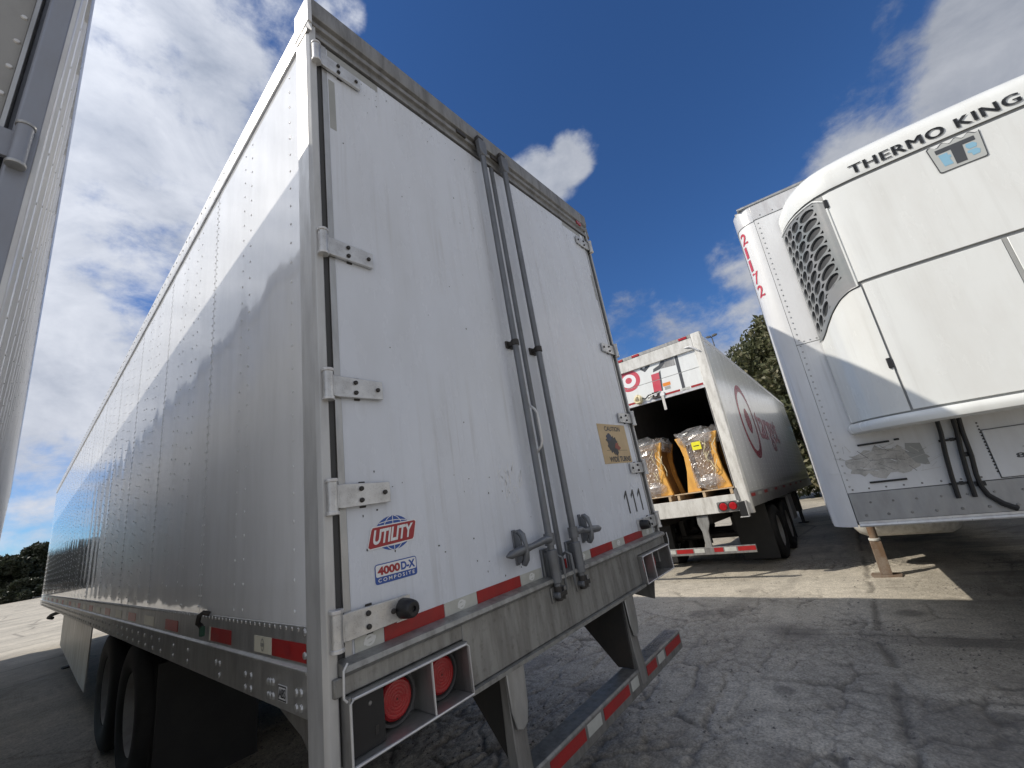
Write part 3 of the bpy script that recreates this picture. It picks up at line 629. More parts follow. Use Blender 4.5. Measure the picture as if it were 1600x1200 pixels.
def lamp_box(sgn, BACK=SILL, WALL=ALU_DARK):
    X = (lambda x: x+O) if sgn > 0 else (lambda x: -(x+O))
    def bb(b, x0, x1, *r): a, c = X(x0), X(x1); b.box(min(a,c), max(a,c), *r)
    b = MB()
    bb(b, .035, .505, .060, .068, .955, 1.122, BACK)                         # back plate
    bb(b, .026, .034, -.062, .068, .945, 1.124, WALL); bb(b, .498, .5045, -.058, .068, .945, 1.122, WALL)
    bb(b, .326, .334, -.060, .059, .956, 1.110, ALU)
    bb(b, .035, .497, -.064, .068, .945, .9545, ALU); bb(b, .035, .497, -.064, .059, 1.112, 1.1215, ALU)
    o = part('lamp_box', b, MAIN, bevel=.002)
    b = MB(); yy_ = -.0655
    b.tube([(X(.030),yy_,.950),(X(.030),yy_,1.108),(X(.040),yy_,1.118),(X(.488),yy_,1.1165),(X(.500),yy_,1.106),(X(.5005),yy_,.952),(X(.030),yy_,.950)], .0036, 6, ALU_LIGHT)
    b.tube([(X(.330),yy_+.005,.953),(X(.330),yy_+.005,1.113)], .0034, 6, ALU_LIGHT); part('lamp_box_rim', b, o)
    return o, X
lb, X = lamp_box(1)
for x, in ((.225,), (.415,)): link('tail_light', LENSM, lb, (X(x), .020, 1.036))
b = MB(); bx(b, .040, .158, -.030, .055, .957, 1.108, BLACK); b.rivet((O+.11, -.030, 1.075), (0,-1,0), .007, ALU_DARK, 8); b.box(O+.122, O+.134, -.032, -.030, .985, 1.01, STEEL_DARK)
part('lamp_module', b, lb, bevel=.004)
lb, X = lamp_box(-1, STEEL_DARK, ALU_DARK)
for x, in ((.225,), (.415,)): link('tail_light', LENSM, lb, (X(x), .020, 1.036))
b = MB(); b.tube([(O+.026,-.064,1.216),(O+.012,-.066,1.20),(O+.010,-.066,1.13),(O+.02,-.066,1.118)], .0035, 6, ALU_LIGHT); part('corner_guard', b, MAIN)
b = MB(); b.tube([(-O-.012,-.066,1.20),(-O-.006,-.066,1.15),(-O-.02,-.066,1.115),(-O-.30,-.066,1.118)], .0035, 6, ALU_LIGHT); part('corner_guard', b, MAIN)

# doors
def door(x0, x1, name='door'):
    b = MB(); bx(b, x0, x1, 0.0, .045, 1.214, 3.884, WHITE_DOOR)
    return part(name, b, MAIN, bevel=.002, smooth=True)
DL = door(.076, 1.262); DR = door(1.283, 2.514)
b = MB(); bx(b, .0505, .0755, -.003, .045, 1.214, 3.884, ALU); part('door_edge', b, DL, bevel=.001)
b = MB(); bx(b, 2.5145, 2.5395, -.003, .045, 1.214, 3.884, ALU); part('door_edge', b, DR, bevel=.001)
b = MB(); b.prism([(1.246+O,-.006),(1.252+O,-.014),(1.276+O,-.014),(1.282+O,-.006),(1.282+O,.044),(1.263+O,.044),(1.263+O,-.001),(1.246+O,-.001)], 'z', 1.214, 3.884, ROD); part('centre_seal', b, DR)
b = MB(); bx(b, .082, .36, -.0008, 0.0, 3.835, 3.882, GHOST); bx(b, .082, .113, -.0008, 0.0, 3.38, 3.685, GHOST); part('glue_patch', b, DL, smooth=False)
b = MB(); bx(b, 2.17, 2.46, -.0008, 0.0, 3.842, 3.880, GHOST); bx(b, 2.487, 2.508, -.0008, 0.0, 3.2, 3.45, GHOST); part('glue_patch', b, DR, smooth=False)
def hinge_mesh(bumper=False):
    b = MB()
    b.prism([(.034,-.038),(.058,-.041),(.243,-.037),(.243,.037),(.058,.041),(.034,.038)], 'y', -.020, -.006, GALV)
    b.cyl((.016,-.026,-.058), (.016,-.026,.058), .0185, None, 14, GALV); b.box(.014, .036, -.036, -.022, -.036, .036, GALV)
    for z in (-.054, .054): b.cyl((.016,-.026,z-.006), (.016,-.026,z+.006), .0215, None, 14, ALU_LIGHT)
    b.prism([(.126,-.046),(.150,-.046),(.150,.046),(.126,.046)], 'y', -.0052, -.001, STEEL_DARK)
    for x, z in ((.126,.020),(.126,-.020),(.220,.0)): b.cyl((x,-.020,z), (x,-.028,z), .0095, .008, 8, STEEL_DARK)
    return b.mesh('hinge')
HM = hinge_mesh(); HBEV = []
for z in (3.768, 2.712, 2.105, 1.706, 1.302):
    for D_, loc, sc in ((DL, (O, 0, z), (1,1,1)), (DR, (-O, 0, z), (-1,1,1))):
        h = link('hinge', HM, D_, loc, None, sc); bv = h.modifiers.new('bevel', 'BEVEL'); bv.width = .0018; bv.segments = 2; bv.limit_method = 'ANGLE'
for D_, x in ((DL, .262), (DR, 2.59-.300)):
    b = MB(); b.lathe([(-.018,.034),(-.050,.032),(-.074,.028),(-.080,.022),(-.080,.010),(-.072,.008),(-.072,.001)], (O+x,0,1.300), (0,1,0), 18, BLACK)
    b.box(O+x-.03, O+x+.03, -.019, -.0015, 1.262, 1.338, GALV); part('door_bumper', b, D_)
# lock rods
def lock_rod(D_, x, hx, sgn):
    b = MB(); b.cyl((O+x,-.052,1.165), (O+x,-.052,3.99), .0185, None, 14, ROD)
    rod = part('lock_rod', b, D_)
    b = MB()
    b.prism([(x+O-.034,3.99),(x+O+.034,3.99),(x+O+.034,3.90),(x+O+.020,3.862),(x+O-.020,3.862),(x+O-.034,3.90)], 'y', -.074, -.036, ROD); b.box(x+O-.03, x+O+.03, -.062, -.02, 3.96, 4.03, STEEL_DARK)
    part('rod_keeper', b, rod, bevel=.006)
    for z in (2.485,):
        b = MB(); b.box(x+O-.032, x+O+.032, -.012, 0, z-.022, z+.022, STEEL_DARK); b.cyl((O+x,-.052,z-.018), (O+x,-.052,z+.018), .024, None, 12, STEEL_DARK); b.box(x+O-.016, x+O+.016, -.05, -.01, z-.014, z+.014, STEEL_DARK)
        part('rod_guide', b, rod, bevel=.003)
    b = MB(); b.prism([(x+O-.036,1.345),(x+O+.030,1.345),(x+O+.034,1.33),(x+O+.034,1.178),(x+O+.02,1.17),(x+O-.030,1.17),(x+O-.038,1.20)], 'y', -.016, 0, ROD)
    b.cyl((O+x,-.052,1.18), (O+x,-.052,1.338), .028, None, 14, ROD); b.box(O+x-.02, O+x+.02, -.05, -.01, 1.19, 1.33, ROD); part('rod_guide', b, rod, bevel=.004)
    b = MB(); b.cyl((O+x,-.052,1.10), (O+x,-.052,1.17), .019, None, 10, STEEL_DARK); b.box(O+x-.012, O+x+.045, -.074, -.03, 1.118, 1.142, STEEL_DARK)
    b.box(O+x+.028, O+x+.045, -.072, -.03, 1.10, 1.16, ALU_DARK); b.cyl((O+x-.018,-.030,1.128), (O+x-.018,-.072,1.128), .014, None, 8, ROD); b.box(O+x-.04, O+x+.05, -.038, -.0305, 1.095, 1.165, SILL)
    part('rod_keeper', b, rod, bevel=.003)
    # handle: hub, lever and the catch it drops behind
    b = MB(); zz = 1.388; hxx = O+hx
    b.cyl((O+x,-.052,zz-.028), (O+x,-.052,zz+.028), .028, None, 12, ROD)
    pts = [(O+x+sgn*.012,-.060,zz), (O+x+sgn*.06,-.066,zz+.004), (hxx-sgn*.06,-.060,zz-.008), (hxx+sgn*.02,-.058,zz-.012), (hxx+sgn*.10,-.060,zz-.018), (hxx+sgn*.130,-.060,zz-.02)]
    b.tube(pts, [.021,.018,.014,.022,.018,.005], 10, ROD); part('lock_handle', b, rod)
    b = MB(); b.tube([(hxx+sgn*.004,-.022,zz+.070),(hxx,-.042,zz+.070),(hxx,-.060,zz+.052),(hxx,-.070,zz+.014),(hxx,-.070,zz-.022),(hxx,-.062,zz-.056),(hxx,-.048,zz-.076),(hxx,-.030,zz-.076)], [.008,.013,.015,.011,.013,.015,.013,.006], 10, ROD)
    b.prism([(-.002,zz-.072),(-.002,zz+.066),(-.028,zz+.068),(-.046,zz+.040),(-.046,zz-.050),(-.030,zz-.072)], 'x', hxx-.007, hxx+.007, ROD); b.box(hxx-.012, hxx+.012, -.010, 0, zz-.080, zz+.080, ROD); part('handle_catch', b, rod, bevel=.003)
lock_rod(DL, 1.128, .915, -1); lock_rod(DR, 1.354, 1.515, 1)
b = MB()
b.tube([(O+1.195,-.004,2.13),(O+1.196,-.022,2.12),(O+1.206,-.050,2.085),(O+1.212,-.058,2.06),(O+1.212,-.058,1.90),(O+1.206,-.05,1.872),(O+1.197,-.022,1.842),(O+1.196,-.004,1.835)], .0075, 10, ALU_LIGHT)
for z in (2.125, 2.15, 1.84, 1.81): b.cyl((O+1.196,-.001,z), (O+1.196,-.010,z), .009, None, 8, STEEL_DARK)
part('grab_handle', b, DL)
for k in range(2):
    x = 1.205+.085*k; b = MB()
    b.tube([(O+x-.016,-.006,1.285),(O+x-.014,-.034,1.30),(O+x,-.05,1.285),(O+x+.004,-.05,1.22),(O+x-.002,-.05,1.17),(O+x+.004,-.045,1.13)], [.007,.008,.009,.009,.008,.004], 8, ROD)
    part('seal_latch', b, DR)
# conspicuity tape along the doors
def door_tape(D_, x0, x1, m, emb=False):
    b = MB(); bx(b, x0, x1, -.0028, -.0008, 1.2155, 1.263, m)
    if emb:
        xc = (x0+x1)/2; b.ring(circ(0,0,.011,.010,18), circ(0,0,.020,.017,18), lambda u, v: (O+xc+u,-.0036,1.239+v), EMBLEM); b.flat(rrect(-.022,.022,-.006,.006,.003), lambda u, v: (O+xc+u,-.0040,1.239+v+u*.2), EMBLEM)
    part('reflective_strip', b, D_)
for x0, x1, m, e_ in ((.084,.188,WHITE_TAPE,1),(.191,.452,RED_TAPE,0),(.455,.628,WHITE_TAPE,1),(.631,.915,RED_TAPE,0),(.918,1.085,WHITE_TAPE,1)): door_tape(DL, x0, x1, m, e_)
for x0, x1, m, e_ in ((1.295,1.31,RED_TAPE,0),(1.40,1.565,WHITE_TAPE,1),(1.568,1.838,RED_TAPE,0),(1.841,2.012,WHITE_TAPE,1),(2.015,2.30,RED_TAPE,0),(2.303,2.49,WHITE_TAPE,1)): door_tape(DR, x0, x1, m, e_)
# decals
def dfn(d): return lambda u, v: (O+u, -d, v)
b = MB(); gcx, gcz, grx, grz = .256, 1.559, .078, .0605
b.flat(circ(gcx,gcz,grx,grz,36), dfn(.0010), BLUE)
def wire(b, pts, w, d, m):
    for (x0,z0),(x1,z1) in zip(pts[:-1], pts[1:]):
        l = math.hypot(x1-x0, z1-z0); nx, nz = -(z1-z0)/l*w, (x1-x0)/l*w
        b.flat([(x0-nx,z0-nz),(x1-nx,z1-nz),(x1+nx,z1+nz),(x0+nx,z0+nz)], dfn(d), m)
for k in (-.55, .0, .55): wire(b, [(gcx+grx*k*math.cos(t), gcz+grz*math.sin(t)) for t in np.linspace(-1.45,1.45,15)], .0013, .0016, WHITE_PR)
for k in (-.62, .62):
    wire(b, [(gcx+grx*math.sqrt(1-k*k)*s_, gcz+grz*(k-.10*(1-s_*s_)*(-1 if k < 0 else 1)*-1)) for s_ in np.linspace(-.97,.97,12)], .0013, .0019, WHITE_PR)
bandw = [(.150,1.522),(.156,1.516),(.336,1.5235),(.342,1.530),(.356,1.584),(.351,1.590),(.172,1.585),(.166,1.578)]
bando = [(.1465,1.519),(.153,1.512),(.339,1.5195),(.3455,1.527),(.360,1.586),(.353,1.594),(.169,1.589),(.162,1.581)]
b.flat(bando, dfn(.0022), WHITE_PR); b.flat(bandw, dfn(.0026), RED)
b.text('UTILITY', lambda u, v: (O+.166+u+v*.22, -.0032, 1.5265+v+u*.035), .166, .050, WHITE_PR, .035, 0)
part('globe_decal', b, DL, smooth=False)
b = MB(); b.flat(rrect(.170,.346,1.395,1.461,.010), dfn(.0010), BLUE); b.flat(rrect(.1735,.3425,1.4185,1.4575,.006), dfn(.0016), WHITE_PR)
b.text('4000', lambda u, v: (O+.180+u, -.0022, 1.4235+v), .092, .028, RED, .045); b.text('D-X', lambda u, v: (O+.276+u, -.0022, 1.4235+v), .062, .028, BLUE, .045)
b.text('COMPOSITE', lambda u, v: (O+.181+u, -.0022, 1.4015+v), .152, .012, WHITE_PR, .02, 0, 1.5)
part('model_decal', b, DL, smooth=False)
b = MB(); 
for k in range(3):
    x = 2.150+.112*k
    b.flat([(x+.036,1.392),(x+.056,1.392),(x+.056,1.552),(x+.040,1.552),(x,1.512),(x,1.490),(x+.036,1.522)], dfn(.0012), BLACK_PR)
part('number_decal', b, DR, smooth=False)
b = MB(); bx(b, 1.985, 2.425, -.003, -.0004, 1.752, 2.045, TAN)
b.text('CAUTION', lambda u, v: (O+2.080+u, -.0038, 1.992+v), .25, .036, BLACK_PR, .03); b.text('WIDE TURNS', lambda u, v: (O+2.065+u, -.0038, 1.762+v), .34, .040, BLACK_PR, .035)
def blot(cx, cz, r, m, d, seed, sy=1.0):
    rg = random.Random(seed); b.flat([(cx+r*rg.uniform(.62,1.08)*math.cos(2*math.pi*i/26), cz+sy*r*rg.uniform(.62,1.08)*math.sin(2*math.pi*i/26)) for i in range(26)], dfn(d), m)
blot(2.155, 1.895, .098, BLACK_PR, .0036, 1, .85); blot(2.235, 1.875, .048, mat('sign_red', (.30,.07,.04), .5), .0040, 3, .7); blot(2.13, 1.945, .05, mat('sign_blue', (.05,.06,.10), .5), .0042, 4, .6)
blot(2.27, 1.90, .026, TAN, .0044, 5); blot(2.20, 1.835, .03, BLACK_PR, .0044, 6); b.flat([(2.05,1.846),(2.38,1.846),(2.38,1.8485),(2.05,1.8485)], dfn(.0038), BLACK_PR)
part('warning_sign', b, DR, smooth=False)
b = MB()                                               # dings and specks on the doors
rs = random.Random(11)
for i in range(70):
    x = rs.choice([rs.uniform(.1,.32), rs.uniform(.1,1.1), rs.uniform(.3,1.1)]); z = rs.choice([rs.uniform(1.28,3.85), rs.uniform(3.7,3.87), rs.uniform(1.28,1.8)])
    b.flat(circ(x, z, rs.uniform(.0015,.0045), rs.uniform(.0015,.005), 7), dfn(.0007), STEEL_DARK)
part('paint_chip', b, DL, kind='stuff', smooth=False)
b = MB()
for i in range(34):
    x = rs.uniform(1.45,2.45); z = rs.choice([rs.uniform(3.6,3.87), rs.uniform(1.3,2.0)])
    b.flat(circ(x, z, rs.uniform(.0015,.004), rs.uniform(.0015,.005), 7), dfn(.0007), STEEL_DARK)
part('paint_chip', b, DR, kind='stuff', smooth=False)
b = MB()                                               # chalky scribbles on the left door and the sill
for k, (x, z) in enumerate(((.88,1.74),(.93,1.72),(.97,1.75),(1.02,1.71),(.91,1.66),(.97,1.63))):
    for j in range(3): wire(b, [(x+rs.uniform(-.02,.02)+.01*j, z+rs.uniform(-.05,.05)) for _ in range(3)], .0016, .0007, WHITE_PR)
part('chalk_mark', b, DL, kind='stuff', smooth=False)

# underride guard
GU = []
b = MB(); b.prism([(-.022,.450),(-.026,.462),(-.026,.552),(-.018,.560),(.078,.560),(.084,.552),(.084,.456),(.070,.448)], 'x', O+.12, -O-.12, ALU_DARK); guard = part('underride_bar', b, MAIN, bevel=.002)
for sx in (1, -1):
    X = (lambda x: x+O) if sx > 0 else (lambda x: -(x+O))
    def pb(b, poly, x0, x1, m): a, c = X(x0), X(x1); b.prism(poly, 'x', min(a,c), max(a,c), m)
    b = MB()
    pb(b, [(-.012,.936),(.44,.936),(.10,.562),(.0,.562)], .796, .806, STEEL_DARK)             # web
    pb(b, [(-.018,.936),(.02,.936),(.03,.565),(.03,.478),(-.033,.478),(-.033,.56),(-.024,.66)], .716, .7955, ALU_DARK)
    part('guard_strut', b, MAIN, bevel=.004)
    b = MB(); xs0, xs1 = sorted((X(.700), X(.812)))
    b.prism([(xs0,.936),(xs1,.936),(xs1-.006,.80),(xs1-.024,.735),((xs0+xs1)/2,.722),(xs0+.024,.735),(xs0+.006,.80)], 'y', -.042, -.0345, ALU); part('strut_plate', b, MAIN, bevel=.003)
for x0, x1, m in ((.14,.40,RED_TAPE),(.45,.53,WHITE_TAPE),(.57,.70,RED_TAPE),(.90,1.18,RED_TAPE),(1.20,1.33,WHITE_TAPE),(1.36,1.645,RED_TAPE),(1.675,1.765,WHITE_TAPE),(1.89,2.03,RED_TAPE),(2.06,2.16,WHITE_TAPE),(2.19,2.45,RED_TAPE)):
    b = MB(); bx(b, x0, x1, -.0282, -.0262, .492, .542, m); part('reflective_strip', b, guard)
b = MB()
for x0, x1 in ((.15,.60), (1.95,2.44)):
    k = int((x1-x0)/.03)
    for i in range(k):
        for j in range(3): b.rivet((O+x0+.03*i, .012+.022*j, .5602), (0,0,1), .006, ALU_DARK, 6)
part('step_tread', b, guard, kind='stuff')
for xg in (O+.105, -O-.117):
    b = MB(); b.prism([(.06,.945),(.72,1.045),(.72,.98),(.45,.90),(.30,.80),(.10,.76)], 'x', xg, xg+.012, ALU_DARK); b.cyl((xg-.004,.22,.86), (xg+.016,.22,.86), .018, None, 10, STEEL_DARK); part('corner_gusset', b, MAIN, bevel=.003)
wheels(MAIN, (3.55, 4.82), 0.0, 1.10)
subframe(MAIN, .3, LEN-.4, 1.22)
b = MB(); bx(b, .03, 2.56, .11, LEN-.05, 1.10, 1.16, STEEL_DARK); part('floor', b, MAIN)
mudflaps(MAIN, 2.55, .18, .95)
for sx in (1, -1):
    b = MB(); x0 = sx*1.19; b.prism([(6.45,.98),(10.5,1.0),(10.5,.48),(9.9,.44),(7.2,.27),(6.55,.25)], 'x', x0-.006, x0+.006, SKIRT)
    part('side_skirt', b, MAIN)
for x in (-.95, .95): landing_leg(MAIN, x, 11.1, 1.05, 0.0, STEEL_DARK, STEEL_DARK)
b = MB(); b.tube([(O+.10,10.8,1.03),(O-.02,11.2,.98),(O-.04,11.5,.93),(O+.02,11.6,.90)], .03, 8, STEEL_DARK); b.cyl((-.95,11.1,.7), (.95,11.1,.7), .03, None, 8, STEEL_DARK); part('crank_handle', b, MAIN)

# ------------------------------------------------------------------ grey trailer whose rear corner fills the left edge
LM = frame_rot((-.82, .11, 0), R(.53), 0, R(1.6)) @ Matrix.Translation((-1.295,0,0))
LEFT = thing('semi_trailer', 'grey ribbed trailer cut off by the left edge, close beside the big white one', 'trailer', LM)
LL = 16.1; X1 = 1.295
PANEL_L = glossy_side('grey_white_sheet', (0.82, 0.82, 0.82), 0.30, 0.004)
FRAME_L = mat('painted_grey_frame', (0.30, 0.32, 0.37), 0.38, 0.25, (0.26, 0.26, 0.27), 0.5, 5.0, 3.0, 0.1)
DOOR_L = mat('weathered_grey_door', (0.34, 0.335, 0.32), 0.45, 0.1, (0.22, 0.215, 0.20), 0.6, 3.0, 2.0, 0.1)
k = 0; yy = .06
while yy < LL-.1:
    y1_ = min(yy+1.24, LL-.02)
    for sx in (1, -1):
        b = MB(); b.box(min(sx*1.27,sx*X1), max(sx*1.27,sx*X1), yy+.002, y1_-.002, 1.25, 3.92, PANEL_L); part('side_panel', b, LEFT, smooth=False)
    yy += 1.24
b = MB(); yy = .16
while yy < LL-.1:
    b.prism([(X1-.002,yy),(X1+.010,yy+.008),(X1+.010,yy+.052),(X1-.002,yy+.06)], 'z', 1.26, 3.9, PANEL_L); yy += .31
part('side_post', b, LEFT, kind='stuff')
b = MB(); yy = .19
while yy < LL-.1:
    for i in range(13): b.rivet((X1+.010, yy, 1.32+i*.2), (1,0,0), .0055, PANEL_L, 5)
    yy += .31 if yy < 5 else .62
part('rivet_pattern', b, LEFT, kind='stuff')
for sx in (1, -1):
    b = MB(); b.prism([(sx*(X1+.012),3.90),(sx*(X1+.016),3.92),(sx*(X1+.016),4.06),(sx*(X1-.02),4.11),(sx*(X1-.09),4.11),(sx*(X1-.09),4.05),(sx*(X1-.03),4.0),(sx*(X1-.03),3.90)], 'y', .055, LL, ALU_LIGHT); part('top_rail', b, LEFT)
    b = MB(); b.prism([(sx*(X1+.012),1.27),(sx*(X1+.012),1.03),(sx*(X1-.03),1.03),(sx*(X1-.03),1.27)], 'y', .055, LL, ALU); part('bottom_rail', b, LEFT, bevel=.003)
    # rear post with a bright aluminium outer edge, then a deep gap where the hinges sit
    b = MB(); b.prism([(sx*(X1-.002),.055),(sx*(X1+.003),.0),(sx*(X1-.004),-.012),(sx*(X1-.048),-.016),(sx*(X1-.053),-.010),(sx*(X1-.053),.040),(sx*(X1-.068),.040),(sx*(X1-.068),.055)], 'z', 1.0, 4.06, FRAME_L); part('rear_post', b, LEFT, bevel=.003)
    b = MB(); b.box(min(sx*(X1-.004),sx*(X1+.008)), max(sx*(X1-.004),sx*(X1+.008)), -.0115, .050, 1.0, 4.06, ALU_LIGHT); part('post_edge', b, LEFT, bevel=.002)
b = MB(); b.box(-X1+.001, X1-.0015, -.02, .08, 3.965, 4.115, FRAME_L); part('header', b, LEFT, bevel=.004)
b = MB(); b.box(-X1+.001, X1-.0015, -.02, .08, .95, 1.18, SILL); part('sill', b, LEFT, bevel=.004)
b = MB(); b.box(-X1+.03, X1-.03, .08, LL, 4.085, 4.10, WHITE_DIRTY); part('roof', b, LEFT)
b = MB(); b.box(-X1+.03, X1-.03, LL-.02, LL, 1.05, 4.09, PANEL_L); part('front_wall', b, LEFT)
b = MB(); b.box(-X1+.03, X1-.03, .09, LL-.03, 1.08, 1.2, STEEL_DARK); part('floor', b, LEFT)
for sx in (1, -1):
    b = MB(); b.box(min(sx*.004,sx*(X1-.078)), max(sx*.004,sx*(X1-.078)), .004, .045, 1.19, 3.955, DOOR_L)
    dl = part('door', b, LEFT, bevel=.002)
    b = MB(); b.box(min(sx*(X1-.0775),sx*(X1-.0675)), max(sx*(X1-.0775),sx*(X1-.0675)), -.006, .04, 1.19, 3.955, ALU); part('door_edge', b, dl, bevel=.0015)
    b = MB()
    for i in range(26): b.rivet((sx*(X1-.091), .004, 1.25+i*.1045), (0,-1,0), .0085, ALU_LIGHT, 8)
    part('rivet_pattern', b, dl, kind='stuff')
    for z in (3.72, 2.745, 1.75, 1.32):
        b = MB(); b.cyl((sx*(X1-.030),-.030,z-.072), (sx*(X1-.030),-.030,z+.072), .0175, None, 16, FRAME_L)
        for zz in (-.068, .068): b.cyl((sx*(X1-.030),-.030,z+zz-.005), (sx*(X1-.030),-.030,z+zz+.005), .0205, None, 16, ALU)
        b.box(min(sx*(X1-.30),sx*(X1-.038)), max(sx*(X1-.30),sx*(X1-.038)), -.022, -.008, z-.045, z+.045, FRAME_L); part('hinge', b, dl, bevel=.0015)
    b = MB(); b.cyl((sx*.14,-.05,1.15), (sx*.14,-.05,3.98), .0165, None, 10, ROD); part('lock_rod', b, dl)
wheels(LEFT, (3.3, 4.6), 0.0); subframe(LEFT, .3, LL-.4, 1.2)
for x in (-.9, .9): landing_leg(LEFT, x, 12.6, 1.05, 0.0, STEEL_DARK, STEEL_DARK)

# ------------------------------------------------------------------ refrigerated trailer on the right (frame: front wall at y = 0, body towards -y)
TKM = frame_rot((3.600, -2.282, -.226), R(95.4), R(-.15), R(-1.55))
TK = thing('refrigerated_trailer', 'white refrigerated trailer on the right with cooling unit on its front and red number 21172', 'trailer', TKM)
TKI = TKM.inverted()
def tkl(p): return TKI @ Vector(p)
RC = .145; XS = 1.150
for sx in (1, -1):
    arc = [(sx*(XS+RC*math.sin(t)), -RC+RC*math.cos(t)) for t in np.linspace(0, math.pi/2, 10)]; arc_i = [(sx*(XS+(RC-.02)*math.sin(t)), -RC+(RC-.02)*math.cos(t)) for t in np.linspace(math.pi/2, 0, 10)]
    b = MB(); b.prism(arc+[(sx*(XS+RC),-.30),(sx*(XS+RC-.02),-.30)]+arc_i, 'z', 1.206, 3.918, WHITE_WALL); part('corner_panel', b, TK)
    arc2 = [(sx*(XS+(RC+.006)*math.sin(t)), -RC+(RC+.006)*math.cos(t)) for t in np.linspace(0, math.pi/2, 10)]
    b = MB(); b.prism(arc2+[(sx*(XS+RC+.006),-.30),(sx*XS,-.30)], 'z', 3.92, 4.075, ALU_LIGHT); part('corner_cap', b, TK)
    b = MB(); b.box(min(sx*(X1-.02),sx*X1), max(sx*(X1-.02),sx*X1), -14.5, -.302, 1.26, 3.95, WHITE_WALL); part('side_panel', b, TK, smooth=False)
    b = MB(); b.box(min(sx*(X1-.02),sx*(X1+.006)), max(sx*(X1-.02),sx*(X1+.006)), -14.5, -.302, 1.205, 1.258, ALU); part('bottom_rail', b, TK)
    b = MB(); b.box(min(sx*(X1-.02),sx*(X1+.006)), max(sx*(X1-.02),sx*(X1+.006)), -14.5, -.302, 3.952, 4.07, ALU_LIGHT); part('top_rail', b, TK)
b = MB(); b.box(-XS+.003, XS-.003, -.02, 0.0, 2.682, 3.925, WHITE_WALL); part('wall_panel', b, TK, smooth=False)
b = MB(); b.box(-XS+.003, XS-.003, -.02, 0.0, 1.452, 2.676, WHITE_WALL); part('wall_panel', b, TK, smooth=False)
b = MB(); b.box(-XS-.02, XS+.02, -.05, -.022, 1.24, 3.93, ALU_DARK); part('wall_backing', b, TK)
b = MB(); b.box(-XS, XS, -.03, .006, 3.928, 4.075, ALU_LIGHT); b.prism([(-.03,4.076),(.012,4.076),(.016,4.088),(.004,4.105),(-.03,4.11)], 'x', -XS-.1, XS+.1, ALU); part('top_rail', b, TK, bevel=.002)
b = MB(); b.box(-X1+.02, X1-.02, -14.5, -.05, 4.06, 4.09, WHITE_DIRTY); part('roof', b, TK)
b = MB(); b.box(-X1+.02, X1-.02, -14.5, -14.48, 1.2, 4.05, WHITE_WALL); part('rear_wall', b, TK)
SCUFF = mat('scuff_plate', (0.36, 0.365, 0.37), 0.45, 0.55, (0.22, 0.215, 0.21), 0.6, 3.0, 3.0, 0.1, bump=0.05, bscale=30)
b = MB(); b.box(-XS+.005, XS-.005, -.02, .004, 1.245, 1.447, SCUFF); part('scuff_plate', b, TK, bevel=.002)
b = MB(); b.prism([(-.05,1.205),(.020,1.205),(.026,1.214),(.020,1.226),(.008,1.230),(.008,1.244),(-.05,1.244)], 'x', -XS+.01, XS-.01, ALU_LIGHT); part('bottom_rail', b, TK)
b = MB(); b.box(-1.25, 1.25, -14.4, -.06, 1.212, 1.24, STEEL_DARK); part('floor', b, TK)
b = MB()
for i in range(46): b.rivet((XS-.028, 0, 1.50+i*.053), (0,1,0), .0075, ALU, 6); b.rivet((-XS+.028, 0, 1.50+i*.053), (0,1,0), .0075, ALU, 6)
for i in range(7): b.rivet((XS-.06-.022*i*2, 0, 2.70), (0,1,0), .007, ALU, 6)
for i in range(24): b.rivet((XS-.06-i*.10, .006, 3.955), (0,1,0), .007, ALU_DARK, 6); b.rivet((XS-.04-i*.10, .0, 1.475), (0,1,0), .007, ALU_DARK, 6)
for i in range(18): b.rivet((XS-.07-i*.13, .004, 1.285), (0,1,0), .010, ALU_DARK, 6); b.rivet((XS-.12-i*.13, .004, 1.375), (0,1,0), .008, ALU_DARK, 6)
for i in range(16): b.rivet((.325, 0, 1.50+i*.022), (0,1,0), .006, STEEL_DARK, 6)
part('rivet_pattern', b, TK, kind='stuff')
b = MB()                                               # digits down the rounded corner
for k, ch in enumerate('21172'):
    z1_ = 3.870-.136*k
    w_ = .074 if ch != '1' else .036
    b.text(ch, lambda u, v: (XS+(RC+.004)*math.sin((.172-u)/RC), -RC+(RC+.004)*math.cos((.172-u)/RC), z1_-.115+v), w_, .115, TGT_RED, .012)
part('number_decal', b, TK, smooth=False)
b = MB(); rs = random.Random(5)
rag = [(.645+.44*(.5+.5*math.cos(t)*(1+rs.uniform(-.10,.16))), 1.655+.105*math.sin(t)*(1+rs.uniform(-.22,.25))) for t in np.linspace(0, 2*math.pi, 40)[:-1]]
b.flat([(min(1.10, x), z) for x, z in rag], lambda u, v: (u,.0025,v), PATCHM)
b.flat([(.63,1.60),(.655,1.60),(.70,1.62),(.735,1.70),(.72,1.765),(.64,1.752)], lambda u, v: (u,.0030,v), GHOST)
for i in range(60):
    x = rs.uniform(.62,1.10); z = 1.655+rs.uniform(-.10,.10); L_ = rs.uniform(.02,.15); a_ = rs.uniform(0,3.1); w_ = rs.uniform(.0012,.004); dx, dz = L_*math.cos(a_), L_*math.sin(a_)*.6
    b.flat([(x,z),(x+dx,z+dz),(x+dx-w_*math.sin(a_),z+dz+w_),(x-w_*math.sin(a_),z+w_)], lambda u, v: (u,.0036+.0002*(i % 7),v), rs.choice([WHITE_DIRTY, GHOST, ALU_DARK, WHITE_WALL, ALU_DARK]))
part('torn_sticker', b, TK, smooth=False)
for x0, x1, z in ((.80,.99,1.795),(.78,.995,1.515),(.742,.772,1.80)):
    b = MB(); b.box(x0, x1, .0, .012, z-.007, z+.007, BLACK); part('drain_slot', b, TK, bevel=.003)
